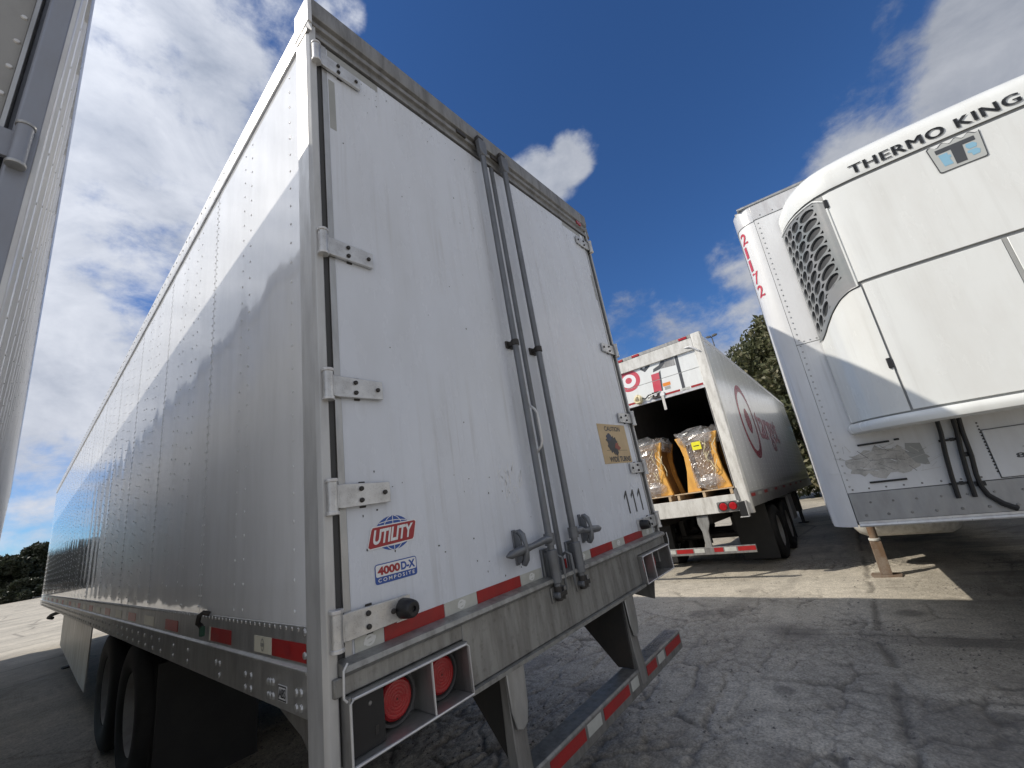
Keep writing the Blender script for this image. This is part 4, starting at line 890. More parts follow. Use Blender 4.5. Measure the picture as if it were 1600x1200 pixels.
b = MB(); b.box(-.55, .318, .0003, .007, 1.462, 1.775, WHITE_WALL); b.ring(rrect(-.552,.320,1.460,1.777,.004), rrect(-.556,.324,1.456,1.781,.004), lambda u, v: (u,.0062,v), BLACK); fr_ = part('access_panel', b, TK, bevel=.002)
b = MB(); b.text('801', lambda u, v: (.215-u, .0078, 1.572+v), .115, .032, GREY_PR, .03); b.flat([(.17,1.640),(.06,1.632),(.06,1.634),(.17,1.643)], lambda u, v: (u,.0078,v), GREY_PR); part('number_decal', b, fr_, smooth=False)
for i, x in enumerate((.535, .455)):
    b = MB(); b.tube([(x-.02,.05,1.92),(x-.015,.035,1.80),(x+.005,.03,1.65),(x+.02,.03,1.50),(x+.028,.03,1.355)], .0135, 8, BLACK); part('drain_hose', b, TK)
b = MB(); b.tube([(.405,.05,1.92),(.415,.035,1.78),(.42,.03,1.62),(.435,.03,1.50),(.435,.03,1.42),(.42,.03,1.36),(.37,.03,1.30),(.315,.03,1.262)], [.0135,.0135,.0135,.0135,.0135,.015,.017,.018], 8, BLACK); part('drain_hose', b, TK)
for z, x0, x1 in ((1.745,.435,.545), (1.45,.475,.58)):
    b = MB(); b.box(x0, x1, .012, .020, z-.008, z+.008, BLACK); b.box(x0+.03, x0+.05, 0, .012, z-.012, z+.012, BLACK); part('hose_clip', b, TK)
for x0, x1, z0 in ((.425,.465,1.62), (.405,.455,1.42)):
    b = MB(); b.box(x0, x1, .0, .02, z0, z0+.03, BLACK); part('hose_clip', b, TK)

# cooling unit: plan outline goes from the flat face round a soft corner to the wall
UX, UD = .985, .50
half = [(0.0, UD), (.30, UD-.004), (.52, UD-.012), (.66, UD-.030), (.75, UD-.062), (.82, UD-.112), (.88, UD-.185), (.925, UD-.27), (.957, UD-.36), (UX, UD-.46), (UX, 0.0)]
cum = [0.0]
for p, q_ in zip(half[:-1], half[1:]): cum.append(cum[-1]+math.hypot(q_[0]-p[0], q_[1]-p[1]))
hx_ = [p[0] for p in half]; hy_ = [p[1] for p in half]
def plan(s, off=0.0):
    a = abs(s); sg = 1 if s >= 0 else -1
    x = np.interp(a, cum, hx_); y = np.interp(a, cum, hy_); e_ = 1e-2
    xa, ya = np.interp(max(a-e_,0), cum, hx_), np.interp(max(a-e_,0), cum, hy_); xb, yb = np.interp(min(a+e_,cum[-1]), cum, hx_), np.interp(min(a+e_,cum[-1]), cum, hy_)
    l = math.hypot(xb-xa, yb-ya) or 1; nx, ny = -(yb-ya)/l, (xb-xa)/l
    return sg*(x+nx*off), y+ny*off
def s_of_x(x): return float(np.interp(x, hx_[:-1], cum[:-1]))
S_END = cum[-1]; S_GR = s_of_x(.712)
def shell(b, s0, s1, zf0, zf1, off, m, n=18, thick=.008):
    ss = np.linspace(s0, s1, n); f0 = zf0 if callable(zf0) else (lambda s: zf0); f1 = zf1 if callable(zf1) else (lambda s: zf1)
    vs = []; fs = []
    for o_ in (off, off-thick):
        for s in ss:
            x, y = plan(s, o_); vs.append((x,y,f0(s))); vs.append((x,y,f1(s)))
    N2 = 2*n
    for i in range(n-1):
        a = 2*i; fs += [(a,a+2,a+3,a+1), (N2+a,N2+a+1,N2+a+3,N2+a+2), (a+1,a+3,N2+a+3,N2+a+1), (a,N2+a,N2+a+2,a+2)]
    fs += [(0,1,N2+1,N2), (N2-2,2*N2-2,2*N2-1,N2-1)]
    b.add(vs, fs, m)
b = MB()
ss = np.linspace(-S_END, S_END, 60); pl = [plan(s, -.014) for s in ss]
b.prism([(x, max(y,.001)) for x, y in pl], 'z', 1.93, 3.72, mat('seam_rubber_grey', (.34,.345,.34), .6))
UNIT = part('cooling_unit', b, TK)
def zb_gr(s):                                          # lower edge of the grille, an S-curve rising towards the face
    t = np.clip((abs(s)-S_GR)/(S_END-.06-S_GR), 0, 1); return 2.885-.235*(3*t*t-2*t**3)
zt_gr = 3.665
# cap with lettering
prof = [(0.0,3.682),(.003,3.70),(.001,3.815),(-.014,3.855),(-.05,3.905),(-.11,3.945),(-.25,3.972),(-.46,3.985)]
b = MB(); rows = []
for s in np.linspace(-S_END+.05, S_END-.05, 70):
    drop = .10*(abs(s)/S_END)**3
    row = []
    for o_, z in prof:
        x, y = plan(s, 0); k_ = max(0, (UD+o_))/UD
        row.append((x*(1-(1-k_)*.25), max(y*k_, .0), z-drop*(z-3.676)/.31))
    rows.append(row)
b.grid(rows, WHITE_TK); part('unit_cap', b, UNIT)
b = MB()
def capfn(u, v):
    x = .520-u; s = s_of_x(abs(x)); xx, yy = plan(s, 0.0); drop = .10*(s/S_END)**3
    z = 3.706+v; o_ = np.interp(z+drop*(z-3.676)/.31, [p[1] for p in prof], [p[0] for p in prof])
    return (x, yy*(UD+o_)/UD+.006, z)
for k_ in range(5): b.text('THERMO KING', lambda u, v: capfn(u+.0022*k_, v), .855, .074, GREY_PR, 0, 0, 1.10)
part('lettering', b, UNIT, smooth=False, kind='stuff')
b = MB(); shell(b, -S_GR+.004, S_GR-.004, 2.914, 3.658, 0.0, WHITE_TK, 30); part('unit_panel', b, UNIT, bevel=.003)
for a, c in ((.006, S_GR-.030), (-S_GR+.030, -.018)):
    b = MB(); shell(b, a, c, 1.970, 2.890, 0.0, WHITE_TK, 20); part('unit_door', b, UNIT, bevel=.003)
b = MB(); shell(b, -.016, .004, 1.962, 2.893, -.002, GHOST, 3); part('door_seam', b, UNIT)
for sg in (1, -1):
    b = MB(); shell(b, sg*(S_GR-.018), sg*(S_END-.01), 1.966, lambda s: zb_gr(s)-.007, 0.0, WHITE_TK, 26); part('unit_panel', b, UNIT, bevel=.003)
    # grille: sheet with real holes over a dark back
    b = MB(); s0, s1 = S_GR-.004, S_END-.03; cols = [(.13,.415),(.415,.635),(.635,.81),(.81,.955)]; rowsn = 9
    def gp(t, h, off): # t 0 at the face side, 1 at the wall side ; h 0..1 bottom to top
        s = s0+(s1-s0)*t; z0 = zb_gr(s); z1_ = zt_gr-.012-.06*(1-min(1, t*5))*0-(.05*max(0, .12-t)/.12)
        x, y = plan(sg*s, off); return (x, y, z0+(z1_-z0)*h)
    NS = 16
    def cell(t0, t1, h0, h1, hole=True):
        sq = []
        for i in range(NS):
            a = 2*math.pi*(i+.5)/NS; c_, s_ = math.cos(a), math.sin(a); k_ = 1/max(abs(c_), abs(s_)); sq.append((t0+(t1-t0)*(.5+.5*c_*k_), h0+(h1-h0)*(.5+.5*s_*k_)))
        if not hole:
            return
        tc_, hc = (t0+t1)/2, (h0+h1)/2
        el = []
        for i in range(NS):
            a = 2*math.pi*(i+.5)/NS; c_, s_ = math.cos(a), math.sin(a); el.append((tc_+(t1-t0)*.445*c_, hc+(h1-h0)*(.43*s_-.03*c_)))
        v0 = [gp(t,h,.004) for t,h in sq]; v1 = [gp(t,h,.004) for t,h in el]; v2 = [gp(t,h,-.012) for t,h in el]
        b.add(v0+v1+v2, [(i,(i+1)%NS,NS+(i+1)%NS,NS+i) for i in range(NS)]+[(NS+i,NS+(i+1)%NS,2*NS+(i+1)%NS,2*NS+i) for i in range(NS)], GRILLE)
    for (t0, t1) in cols:
        for r_ in range(rowsn):
            h0, h1 = .05+.92*r_/rowsn, .05+.92*(r_+1)/rowsn
            if t1 < .5 and r_ == 0:
                b.grid([[gp(t, h, .004) for t in np.linspace(t0,t1,4)] for h in (h0,h1)], GRILLE); continue
            cell(t0, t1, h0, h1)
    b.grid([[gp(t, h, .004) for t in np.linspace(0,.13,6)] for h in np.linspace(0,1,8)], GRILLE)
    b.grid([[gp(t, h, .004) for t in np.linspace(.13,1,16)] for h in (0,.05)], GRILLE); b.grid([[gp(t, h, .004) for t in np.linspace(.13,1,16)] for h in (.97,1)], GRILLE)
    b.grid([[gp(t, h, .004) for t in np.linspace(.955,1,3)] for h in np.linspace(.05,.97,6)], GRILLE)
    b.grid([[gp(t, h, -.0125) for t in np.linspace(0,1,18)] for h in np.linspace(0,1,10)], GRILLE_DK)
    part('air_grille', b, UNIT)
    b = MB(); b.tube([gp(0,h,.006) for h in np.linspace(0,1,10)]+[gp(t,1,.006) for t in np.linspace(.05,1,14)], .007, 6, WHITE_TK); b.tube([gp(t,0,.005) for t in np.linspace(0,1,16)], .005, 6, GRILLE); part('grille_trim', b, UNIT)
b = MB(); rows = []                                    # rounded lip along the bottom of the unit
for s in np.linspace(-S_END, S_END, 60):
    rows.append([(lambda q_, z: (q_[0], max(q_[1], .002), z))(plan(s, o_), z) for o_, z in ((-.02,1.955),(.010,1.955),(.024,1.940),(.028,1.915),(.020,1.888),(-.004,1.876),(-.12,1.874))])
b.grid(rows, WHITE_TK); part('unit_lip', b, UNIT)
b = MB()                                               # badge: plate with a wavy top, black T and pale blue flashes
zc, xc, yb_ = 3.545, .0, UD+.003
def bf(d): return lambda u, v: (xc-u, yb_+d, zc+v)
wav = [(-.128+.256*i/24, .098+.012*math.sin(2*math.pi*4*i/24)) for i in range(25)]
outl = [(-.105,-.100),(.105,-.100),(.114,-.094)]+wav[::-1]+[(-.114,-.094)]
inn = [(x*.955, z*.945) for x, z in outl]
b.flat(outl, bf(0), GREY_PR); b.flat(inn, bf(.0012), BADGE)
b.flat([(-.094,.070),(.094,.070),(.094,.038),(.032,.038),(.024,-.076),(-.026,-.076),(-.024,.038),(-.094,.038)], bf(.0024), GREY_PR)
b.flat([(-.088,.028),(-.044,.028),(-.044,.008),(-.034,.008),(-.034,-.012),(-.044,-.014),(-.038,-.062),(-.080,-.062)], bf(.0024), SKYBLUE)
b.flat([(.044,.030),(.078,.030),(.092,.012),(.084,-.010),(.050,-.010),(.040,.010)], bf(.0024), SKYBLUE); b.flat([(.040,-.018),(.080,-.018),(.094,-.034),(.086,-.060),(.054,-.062),(.052,-.040),(.036,-.034)], bf(.0024), SKYBLUE)
part('unit_badge', b, UNIT, smooth=False)
for zl_ in (3.58, 2.30):
    for sg in (1, -1):
        q0 = plan(sg*(S_GR-.008), .001); b = MB(); b.box(q0[0]-.013, q0[0]+.013, q0[1]-.004, q0[1]+.012, zl_-.035, zl_+.035, BLACK); part('latch', b, UNIT, bevel=.003)
# landing leg, tank, wheels
lp = tkl((7.18, -1.065, 0)); lw = tkl((7.18, -1.065, float(gz(7.18))))
b = MB(); zl = lw.z; x_, y_ = lw.x, lw.y
b.cyl((x_,y_,zl+.30), (x_,y_,1.2), .050, None, 12, RUST); b.lathe([(zl+.50,.05),(zl+.50,.066),(zl+.47,.066),(zl+.46,.05)], (x_,y_,0), (0,0,1), 14, WHITE_DIRTY)
b.box(x_-.062, x_+.062, y_-.055, y_+.055, zl+.03, zl+.46, RUST); part('landing_leg', b, TK, bevel=.004)
b = MB(); b.prism([(x_-.15,y_-.10),(x_+.15,y_-.10),(x_+.17,y_),(x_+.15,y_+.10),(x_-.15,y_+.10),(x_-.17,y_)], 'z', zl, zl+.03, RUST); part('landing_foot', b, TK, bevel=.004)
landing_leg(TK, -.9, y_, 1.2, tkl((3.66+3.5,-2.8,float(gz(7.2)))).z, RUST, RUST)
b = MB(); b.cyl((x_,y_,.86), (-.9,y_,.86), .028, None, 10, STEEL_DARK); b.cyl((x_,y_,.86), (x_+.16,y_+.02,.86), .018, None, 8, RUST); part('leg_brace', b, TK)
b = MB(); b.tube([(x_+.16,y_+.02,.86),(x_+.17,y_+.02,.72),(x_+.25,y_+.02,.70)], .012, 8, RUST); part('crank_handle', b, TK)
b = MB(); ty = y_-.55; b.lathe([(-.62,.02),(-.60,.17),(-.55,.25),(-.45,.30),(.45,.30),(.55,.25),(.60,.17),(.62,.02)], (.44,ty,.775), (1,0,0), 26, WHITE_DIRTY); part('fuel_tank', b, TK)
zr_ = tkl((15.3,-1.2,float(gz(15.3)))).z
wheels(TK, (-11.2, -12.5), zr_); subframe(TK, -14.2, -5.2, 1.26)

# ------------------------------------------------------------------ open trailer with pallets, beyond
TGM = frame_rot((6.86, 1.547, -.125), R(-88.51), R(-1.94), 0)
TG = thing('semi_trailer', 'white store trailer with its roll-up door half open, red ring logo on its side', 'trailer', TGM)
TL_ = 11.0; TGI = TGM.inverted()
for a in np.arange(.10, TL_-.2, 1.09):
    for sx in (1, -1):
        b = MB(); b.box(min(sx*(X1-.02),sx*X1), max(sx*(X1-.02),sx*X1), a+.002, a+1.088, 1.30, 4.03, WHITE_TGT); part('side_panel', b, TG, smooth=False)
b = MB()
for a in np.arange(.10, TL_-.2, .363):
    for i in range(26): b.rivet((X1, a, 1.36+i*.103), (1,0,0), .008, ALU_LIGHT, 5)
part('rivet_pattern', b, TG, kind='stuff')
for sx in (1, -1):
    b = MB(); b.prism([(sx*(X1+.008),4.02),(sx*(X1+.008),4.10),(sx*(X1-.04),4.15),(sx*(X1-.06),4.15),(sx*(X1-.06),4.02)], 'y', .10, TL_, ALU_LIGHT); part('top_rail', b, TG)
    b = MB(); b.box(min(sx*(X1-.03),sx*(X1+.010)), max(sx*(X1-.03),sx*(X1+.010)), .10, TL_, 1.07, 1.298, ALU); part('bottom_rail', b, TG, bevel=.003)
    b = MB(); b.prism([(sx*(X1+.012),.10),(sx*(X1+.012),.01),(sx*(X1-.004),-.010),(sx*1.15,-.012),(sx*1.135,-.004),(sx*1.135,.10)], 'z', .985, 4.165, WHITE_DIRTY); part('rear_post', b, TG, bevel=.004)
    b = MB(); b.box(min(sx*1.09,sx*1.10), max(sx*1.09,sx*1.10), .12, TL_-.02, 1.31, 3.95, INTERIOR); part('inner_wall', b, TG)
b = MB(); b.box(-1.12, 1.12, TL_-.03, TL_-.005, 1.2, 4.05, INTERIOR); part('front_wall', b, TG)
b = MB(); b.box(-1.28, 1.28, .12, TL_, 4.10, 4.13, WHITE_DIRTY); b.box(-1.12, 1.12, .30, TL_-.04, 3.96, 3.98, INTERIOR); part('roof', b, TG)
b = MB(); b.box(-1.134, 1.134, -.010, .10, 3.865, 4.095, WHITE_DIRTY); part('header', b, TG, bevel=.005)
b = MB(); b.box(-1.134, 1.134, -.004, .10, 4.098, 4.165, ALU_DARK); part('header_cap', b, TG, bevel=.005)
for x in (-1.0, -.30, .05, .99):
    b = MB(); b.box(x-.075, x+.075, -.018, -.0045, 4.105, 4.150, LENS); part('marker_lamp', b, TG, bevel=.004)
b = MB(); b.tube([(.98,-.012,3.945),(1.08,-.03,3.93),(1.17,-.035,3.85),(1.215,-.03,3.80)], [.012,.02,.02,.012], 8, ALU_LIGHT); part('door_bracket', b, TG)
b = MB(); b.box(-1.2, 1.2, .0, TL_-.04, 1.26, 1.305, mat('wood_floor', (.20,.14,.09), .7, 0, (.09,.065,.045), .7, 5)); part('floor', b, TG)
b = MB(); b.box(-1.134, 1.134, -.022, -.001, 1.035, 1.306, WHITE_DIRTY); part('sill', b, TG, bevel=.004)
# roll-up door: two slats hang below the header
DG = thing('door_dummy', 'x', 'x') if False else None
b = MB(); b.box(-1.132, 1.132, .030, .055, 3.535, 3.90, WHITE_TK); d0 = part('rollup_door', b, TG, bevel=.003)
b = MB(); b.box(-1.132, 1.132, .030, .055, 3.19, 3.528, WHITE_TK); d1 = part('door_slat', b, d0, bevel=.003)
b = MB(); b.box(-1.132, 1.132, .022, .058, 3.145, 3.186, ALU_LIGHT); part('door_bottom_bar', b, d0, bevel=.003)
def rf(d): return lambda u, v: (u, .030-d, v)
def clipz(poly, z0, z1):
    def cl(p, zc_, keep):
        o = []
        for i in range(len(p)):
            a, c = p[i], p[(i+1)%len(p)]; ia, ic = keep(a[1]), keep(c[1])
            if ia: o.append(a)
            if ia != ic: t = (zc_-a[1])/(c[1]-a[1]); o.append((a[0]+t*(c[0]-a[0]), zc_))
        return o
    return cl(cl(poly, z0, lambda z: z >= z0), z1, lambda z: z <= z1)
bands = ((3.195,3.525), (3.538,3.864))
b = MB()
for z0, z1_ in bands:
    for shp, d, m in ((circ(-.21,3.68,.235,.215,40),.001,TGT_RED),(circ(-.21,3.68,.150,.135,36),.0018,WHITE_PR),(circ(-.21,3.69,.068,.062,26),.0026,TGT_RED),
                      ([(.225,3.30),(.375,3.30),(.405,3.665),(.250,3.665)],.0012,TGT_RED),([(.375,3.30),(.400,3.30),(.445,3.70),(.405,3.665)],.0012,GREY_PR),
                      ([(.745,3.19),(.80,3.19),(.815,3.864),(.755,3.864)],.0014,GREY_PR),([(.30,3.70),(.45,3.72),(.55,3.80),(.57,3.90),(.52,3.90),(.44,3.80),(.32,3.76)],.0016,GREY_PR),
                      ([(.06,3.84),(.15,3.755),(.26,3.83),(.30,3.90),(.20,3.90),(.15,3.82),(.10,3.87)],.0016,GREY_PR),([(.46,3.72),(.74,3.70),(.74,3.90),(.60,3.90)],.0012,ALU_DARK)):
        p = clipz(shp, z0, z1_)
        if len(p) > 2: b.flat(p, rf(d), m)
part('door_print', b, d0, smooth=False)
b = MB(); b.flat(rrect(.42,.565,3.37,3.435,.01), rf(.002), ORANGE); b.flat(rrect(.44,.55,3.30,3.36,.006), rf(.002), GHOST); part('sticker', b, d0, smooth=False)
for x0, x1, m in ((-1.12,-.66,RED_TAPE),(-.64,-.40,WHITE_TAPE),(-.38,-.12,RED_TAPE),(.42,.70,RED_TAPE),(.72,.88,WHITE_TAPE),(.90,1.11,RED_TAPE)):
    b = MB(); b.box(x0, x1, .0275, .0295, 3.200, 3.238, m); part('reflective_strip', b, d0)
b = MB(); b.box(.19,.33,-.012,.028,3.185,3.31,STEEL_DARK); b.cyl((.26,-.012,3.25), (.26,-.03,3.25), .03, None, 10, ALU_LIGHT); b.tube([(.10,.0,3.23),(.18,-.02,3.26),(.30,-.02,3.27),(.36,0,3.30)], .014, 8, ALU); part('door_latch', b, d0, bevel=.004)
b = MB(); b.box(.345,.395,.0,.010,2.93,3.22,WHITE_DIRTY); b.box(.30,.41,-.004,.02,3.20,3.28,WHITE_PR); part('pull_strap', b, d0, bevel=.003)
b = MB(); rs = random.Random(3)
for k in range(7):
    a0 = rs.uniform(0,6); b.tube([(-.09+.075*math.cos(a0+t)*(1-.1*k), -.02-.012*k*.4+.02*math.sin(2*t), 3.26+.085*math.sin(a0+t)*(1-.08*k)) for t in np.linspace(0, 4.6, 12)], .014, 6, CREAM)
b.tube([(-.02,-.02,3.26),(.06,-.03,3.23),(.12,-.02,3.28),(.22,-.02,3.28)], .012, 6, STEEL_DARK); part('pull_rope', b, d0)
# lamps, bumpers, guard
for sx in (1, -1):
    b = MB(); b.prism(rrect(min(sx*.79,sx*1.105), max(sx*.79,sx*1.105), 1.045, 1.205, .02), 'y', -.0255, -.0225, ALU_DARK); lbx = part('lamp_plate', b, TG)
    for x in (.885, 1.035): link('tail_light', LENSM, lbx, (sx*x, -.030, 1.125), None, (.98,.98,.98))
    b = MB(); b.box(min(sx*1.118,sx*1.23), max(sx*1.118,sx*1.23), -.085, -.0125, .955, 1.18, BLACK); part('dock_bumper', b, TG, bevel=.01)
    b = MB(); xa, xb_ = sorted((sx*1.108, sx*1.24)); b.prism([(xa,.940),(xb_,.940),(xb_,.952),(xa,.952)], 'y', -.10, 0, ALU_LIGHT); b.prism([(xb_-.008 if sx > 0 else xa,.953),(xb_ if sx > 0 else xa+.008,.953),(xb_ if sx > 0 else xa+.008,1.19),(xb_-.008 if sx > 0 else xa,1.19)], 'y', -.10, 0, ALU_LIGHT); part('bumper_frame', b, TG)
    b = MB(); b.prism([(min(sx*1.105,sx*1.16),1.20),(max(sx*1.105,sx*1.16),1.20),(max(sx*1.10,sx*1.145),1.40),(min(sx*1.10,sx*1.145),1.36)], 'y', -.024, -.0125, ALU_DARK); part('corner_plate', b, TG)
    b = MB(); b.prism([(sx*.405,1.02),(sx*.585,1.02),(sx*.585,.90),(sx*.535,.77),(sx*.53,.43),(sx*.43,.43),(sx*.435,.77),(sx*.395,.90)], 'y', .02, .06, SILL); part('guard_strut', b, TG, bevel=.004)
b = MB(); b.box(-1.185, 1.185, -.02, .018, .41, .525, ALU_DARK); gb = part('underride_bar', b, TG, bevel=.004)
for x0, x1, m in ((-1.18,-.92,RED_TAPE),(-.90,-.70,WHITE_TAPE),(-.68,-.55,RED_TAPE),(-.40,-.26,RED_TAPE),(-.24,-.08,WHITE_TAPE),(-.06,.22,RED_TAPE),(.24,.405,WHITE_TAPE),(.56,.70,RED_TAPE),(.72,.90,WHITE_TAPE),(.92,1.18,RED_TAPE)):
    b = MB(); b.box(x0, x1, -.0222, -.0202, .445, .51, m); part('reflective_strip', b, gb)
# side graphics
def sf(d): return lambda u, v: (X1+d, u, v)
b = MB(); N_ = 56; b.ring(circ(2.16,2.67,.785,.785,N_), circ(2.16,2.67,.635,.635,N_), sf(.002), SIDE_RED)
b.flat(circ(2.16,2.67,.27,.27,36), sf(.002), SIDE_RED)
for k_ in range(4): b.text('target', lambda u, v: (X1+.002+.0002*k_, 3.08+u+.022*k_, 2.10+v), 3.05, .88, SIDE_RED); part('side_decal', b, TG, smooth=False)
for k in range(14):
    b = MB(); b.box(X1+.0102, X1+.012, .16+.62*k, .16+.62*k+.34, 1.225, 1.275, (RED_TAPE, WHITE_TAPE)[k % 2]); part('reflective_strip', b, TG)
zg_ = (TGI @ Vector((9.1,1.5,float(gz(9.1))))).z
wheels(TG, (2.2, 3.45), zg_); subframe(TG, .3, TL_-.3, 1.28)
mudflaps(TG, 1.48, zg_+.10, 1.06); mudflaps(TG, 4.2, zg_+.12, 1.0)  # dark flaps added to keep the space under the trailer black
b = MB(); b.box(1.0, 1.27, 4.35, 5.0, .48, 1.04, mat('toolbox_grey', (.42,.42,.41), .5, .3)); part('tool_box', b, TG, bevel=.01)
b = MB(); b.box(.95, 1.2, 6.6, 7.0, .5, 1.05, STEEL_DARK); part('spare_carrier', b, TG, bevel=.01)
for x in (-.95, .95): landing_leg(TG, x, 8.6, 1.1, (TGI @ Vector((15.4,1.5,float(gz(15.4))))).z, STEEL_DARK, STEEL_DARK)

# cargo in the open trailer: two wrapped loads, each on its own pallet
def from_tg(x, y, z): return TGM @ Vector((x,y,z))
def pallet(x0, label):
    M = TGM @ Matrix.Translation((x0, .10, 1.306)); p = thing('pallet', label, 'pallet', M, 'wooden pallets in the open trailer')
    for i, yy in enumerate((.0,.25,.5,.75)):
        b = MB(); b.box(-.50, .50, yy, yy+.11, .092, .112, WOOD); part('deck_board', b, p, bevel=.003)
    for xx in (-.46, -.02, .42):
        b = MB(); b.box(xx, xx+.045, .005, .86, .002, .0915, WOOD); part('stringer', b, p, bevel=.003)
    return p
pallet(.60, 'wooden pallet under the taller right-hand wrapped load, nearer the red side logo'); pallet(-.44, 'wooden pallet under the left-hand wrapped load, mostly behind the white door')
def load(x0, label, w, seed, lab):
    M = TGM @ Matrix.Translation((x0, .16, 1.419)); L_ = thing('wrapped_cargo', label, 'cargo', M, 'film wrapped loads in the open trailer')
    rs = random.Random(seed)
    b = MB(); b.prism([(-w*.80,0),(w*.80,0),(w*.60,.40),(w*.56,.75),(w*.80,.92),(w*.80,.98),(-w*.80,.98),(-w*.80,.92),(-w*.56,.75),(-w*.60,.40)], 'y', .10, .70, CARGO_DK); part('cargo_core', b, L_)
    for sx in (1, -1):
        for yb in (.02, .66):
            b = MB(); pts_o = [(1.0,0),(.80,.36),(.76,.62),(.84,.80),(1.0,.97)]; pts_i = [(.66,.97),(.55,.82),(.52,.62),(.50,.34),(.36,0)]
            b.prism([(sx*w*p, z) for p, z in pts_o+pts_i], 'y', yb, yb+.07, KRAFT); part('corner_board', b, L_, bevel=.008)
    def sheet(x_0, x_1, z0, z1_, y0, amp, nx=26, nz=26, bulge=.05):
        rows = []
        for j in range(nz+1):
            row = []
            for i in range(nx+1):
                u, v = i/nx, j/nz
                row.append((x_0+(x_1-x_0)*u+rs.uniform(-.4,.4)*amp, y0-bulge*math.sin(math.pi*u)+rs.uniform(-1,1)*amp, z0+(z1_-z0)*v+rs.uniform(-.5,.5)*amp))
            rows.append(row)
        return rows
    b = MB(); b.grid(sheet(-w*.55, w*.55, .05, .86, .02, .011), FILM); part('film', b, L_, smooth=False)
    b = MB()
    n_ = 34
    for lay in range(3):
        rows = []
        for j in range(5):
            row = []
            for i in range(n_+1):
                t = 2*math.pi*i/n_; rr = .92+.05*lay+rs.uniform(-.09,.10); row.append((w*.98*rr*math.copysign(abs(math.cos(t))**.6, math.cos(t)), .36+.42*rr*math.copysign(abs(math.sin(t))**.6, math.sin(t)), .80+.10*lay*.4+.05*j+rs.uniform(-.035,.035)))
            rows.append(row)
        b.grid(rows, FILM)
    part('film_cap', b, L_, smooth=False)
    b = MB(); rows = []
    for j in range(13):
        row = []
        for i in range(25):
            t = 2*math.pi*i/24; ph = math.pi*(j/12)-math.pi/2; k_ = 1+rs.uniform(-.06,.06)
            row.append((w*.18+w*.62*math.cos(ph)*math.cos(t)*k_, .04+.10*math.cos(ph)*math.sin(t)*k_, .13+.13*math.sin(ph)*k_))
        rows.append(row)
    b.grid(rows, FILM); part('film_bundle', b, L_, smooth=False)
    if lab:
        b = MB(); b.box(-w*.20, w*.22, -.066, -.062, .70, .84, YELLOW); b.box(-w*.12, w*.14, -.0675, -.0662, .76, .775, BLACK_PR); part('label', b, L_, smooth=False)
    b = MB()
    for k in range(10):
        x = rs.uniform(.1,.95)*w; z = rs.uniform(.2,.7); b.tube([(x,-.02,z),(x+rs.uniform(-.05,.05),-.05,z+.08),(x+rs.uniform(-.08,.08),-.03,z+.18)], .006, 5, CREAM)
    part('loose_strap', b, L_, kind='stuff')
load(.69, 'taller right-hand load in shiny film with amber corner boards and a yellow label', .37, 2, True); load(-.31, 'left-hand load in dull film with an amber flared board, partly hidden by the white door', .37, 6, False)

# ------------------------------------------------------------------ trees, lamp, far things
def leaf_cloud(clumps, per, size, seed, material):
    r = np.random.default_rng(seed); C = np.array([c[:3] for c in clumps]); rad = np.array([c[3] for c in clumps]); n = len(C)*per
    d = r.normal(size=(n,3)); d /= np.linalg.norm(d,axis=1)[:,None]; ci = np.repeat(np.arange(len(C)), per)
    p = C[ci]+d*(rad[ci]*r.random(n)**.45)[:,None]
    a = r.normal(size=(n,3)); a /= np.linalg.norm(a,axis=1)[:,None]; t = r.normal(size=(n,3)); b_ = np.cross(a,t); b_ /= np.linalg.norm(b_,axis=1)[:,None]
    s = size*(.6+.8*r.random(n))
    V = np.stack([p-a*s[:,None], p+b_*(s*.42)[:,None], p+a*s[:,None], p-b_*(s*.42)[:,None]], 1)
    me = bpy.data.meshes.new('crown'); me.vertices.add(4*n); me.vertices.foreach_set('co', V.ravel().astype(np.float32)); me.loops.add(4*n); me.loops.foreach_set('vertex_index', np.arange(4*n, dtype=np.int32))
    me.polygons.add(n); me.polygons.foreach_set('loop_start', np.arange(0,4*n,4,dtype=np.int32)); me.update(calc_edges=True)
    at = me.attributes.new('tint', 'FLOAT', 'FACE'); at.data.foreach_set('value', np.clip(r.normal(.45,.22,n)+(r.random(len(C))[ci]-.5)*.35,0,1).astype(np.float32)); me.materials.append(material); return me
def tree(name, pos, h, cw, clear, label, seed, per=260, size=.13, material=LEAF, group=None, nclump=46):
    r = random.Random(seed); t = thing(name, label, 'shrub' if 'shrub' in name else 'tree', Matrix.Translation(pos), group)
    b = MB(); b.tube([(0,0,-.4),(.03*h*.2,0,h*.2),(.0,.05,h*.45),(.1,0,h*.8)], [.028*h,.022*h,.016*h,.004*h], 9, BARK)
    clumps = []
    for k in range(nclump):
        u = r.random(); z = clear+(h-clear)*u; w_ = cw*math.sin(math.pi*min(.97,max(.12,.12+.82*u)))**.7
        a = r.uniform(0,6.283); q_ = w_*r.uniform(.25,1.0); clumps.append((q_*math.cos(a), q_*math.sin(a), z, cw*r.uniform(.16,.30)))
        if k % 3 == 0: b.tube([(0,0,max(.1,z*.55)),(q_*.5*math.cos(a),q_*.5*math.sin(a),z*.82),(q_*.95*math.cos(a),q_*.95*math.sin(a),z)], [.009*h,.005*h,.001*h], 5, BARK)
    part('trunk', b, t); o = link('crown', leaf_cloud(clumps, per, size, seed, material), t, kind='stuff'); return t
tree('broadleaf_tree', (25.5, .25, -.9), 9.5, 4.4, 1.0, 'tall olive green tree rising behind the open store trailer', 3, 520, .17, LEAF, None, 95)
tree('broadleaf_tree', (31.0, -5.5, -.9), 9.0, 4.5, 1.0, 'second olive tree mostly hidden behind the refrigerated trailer', 5, 300, .17, LEAF)
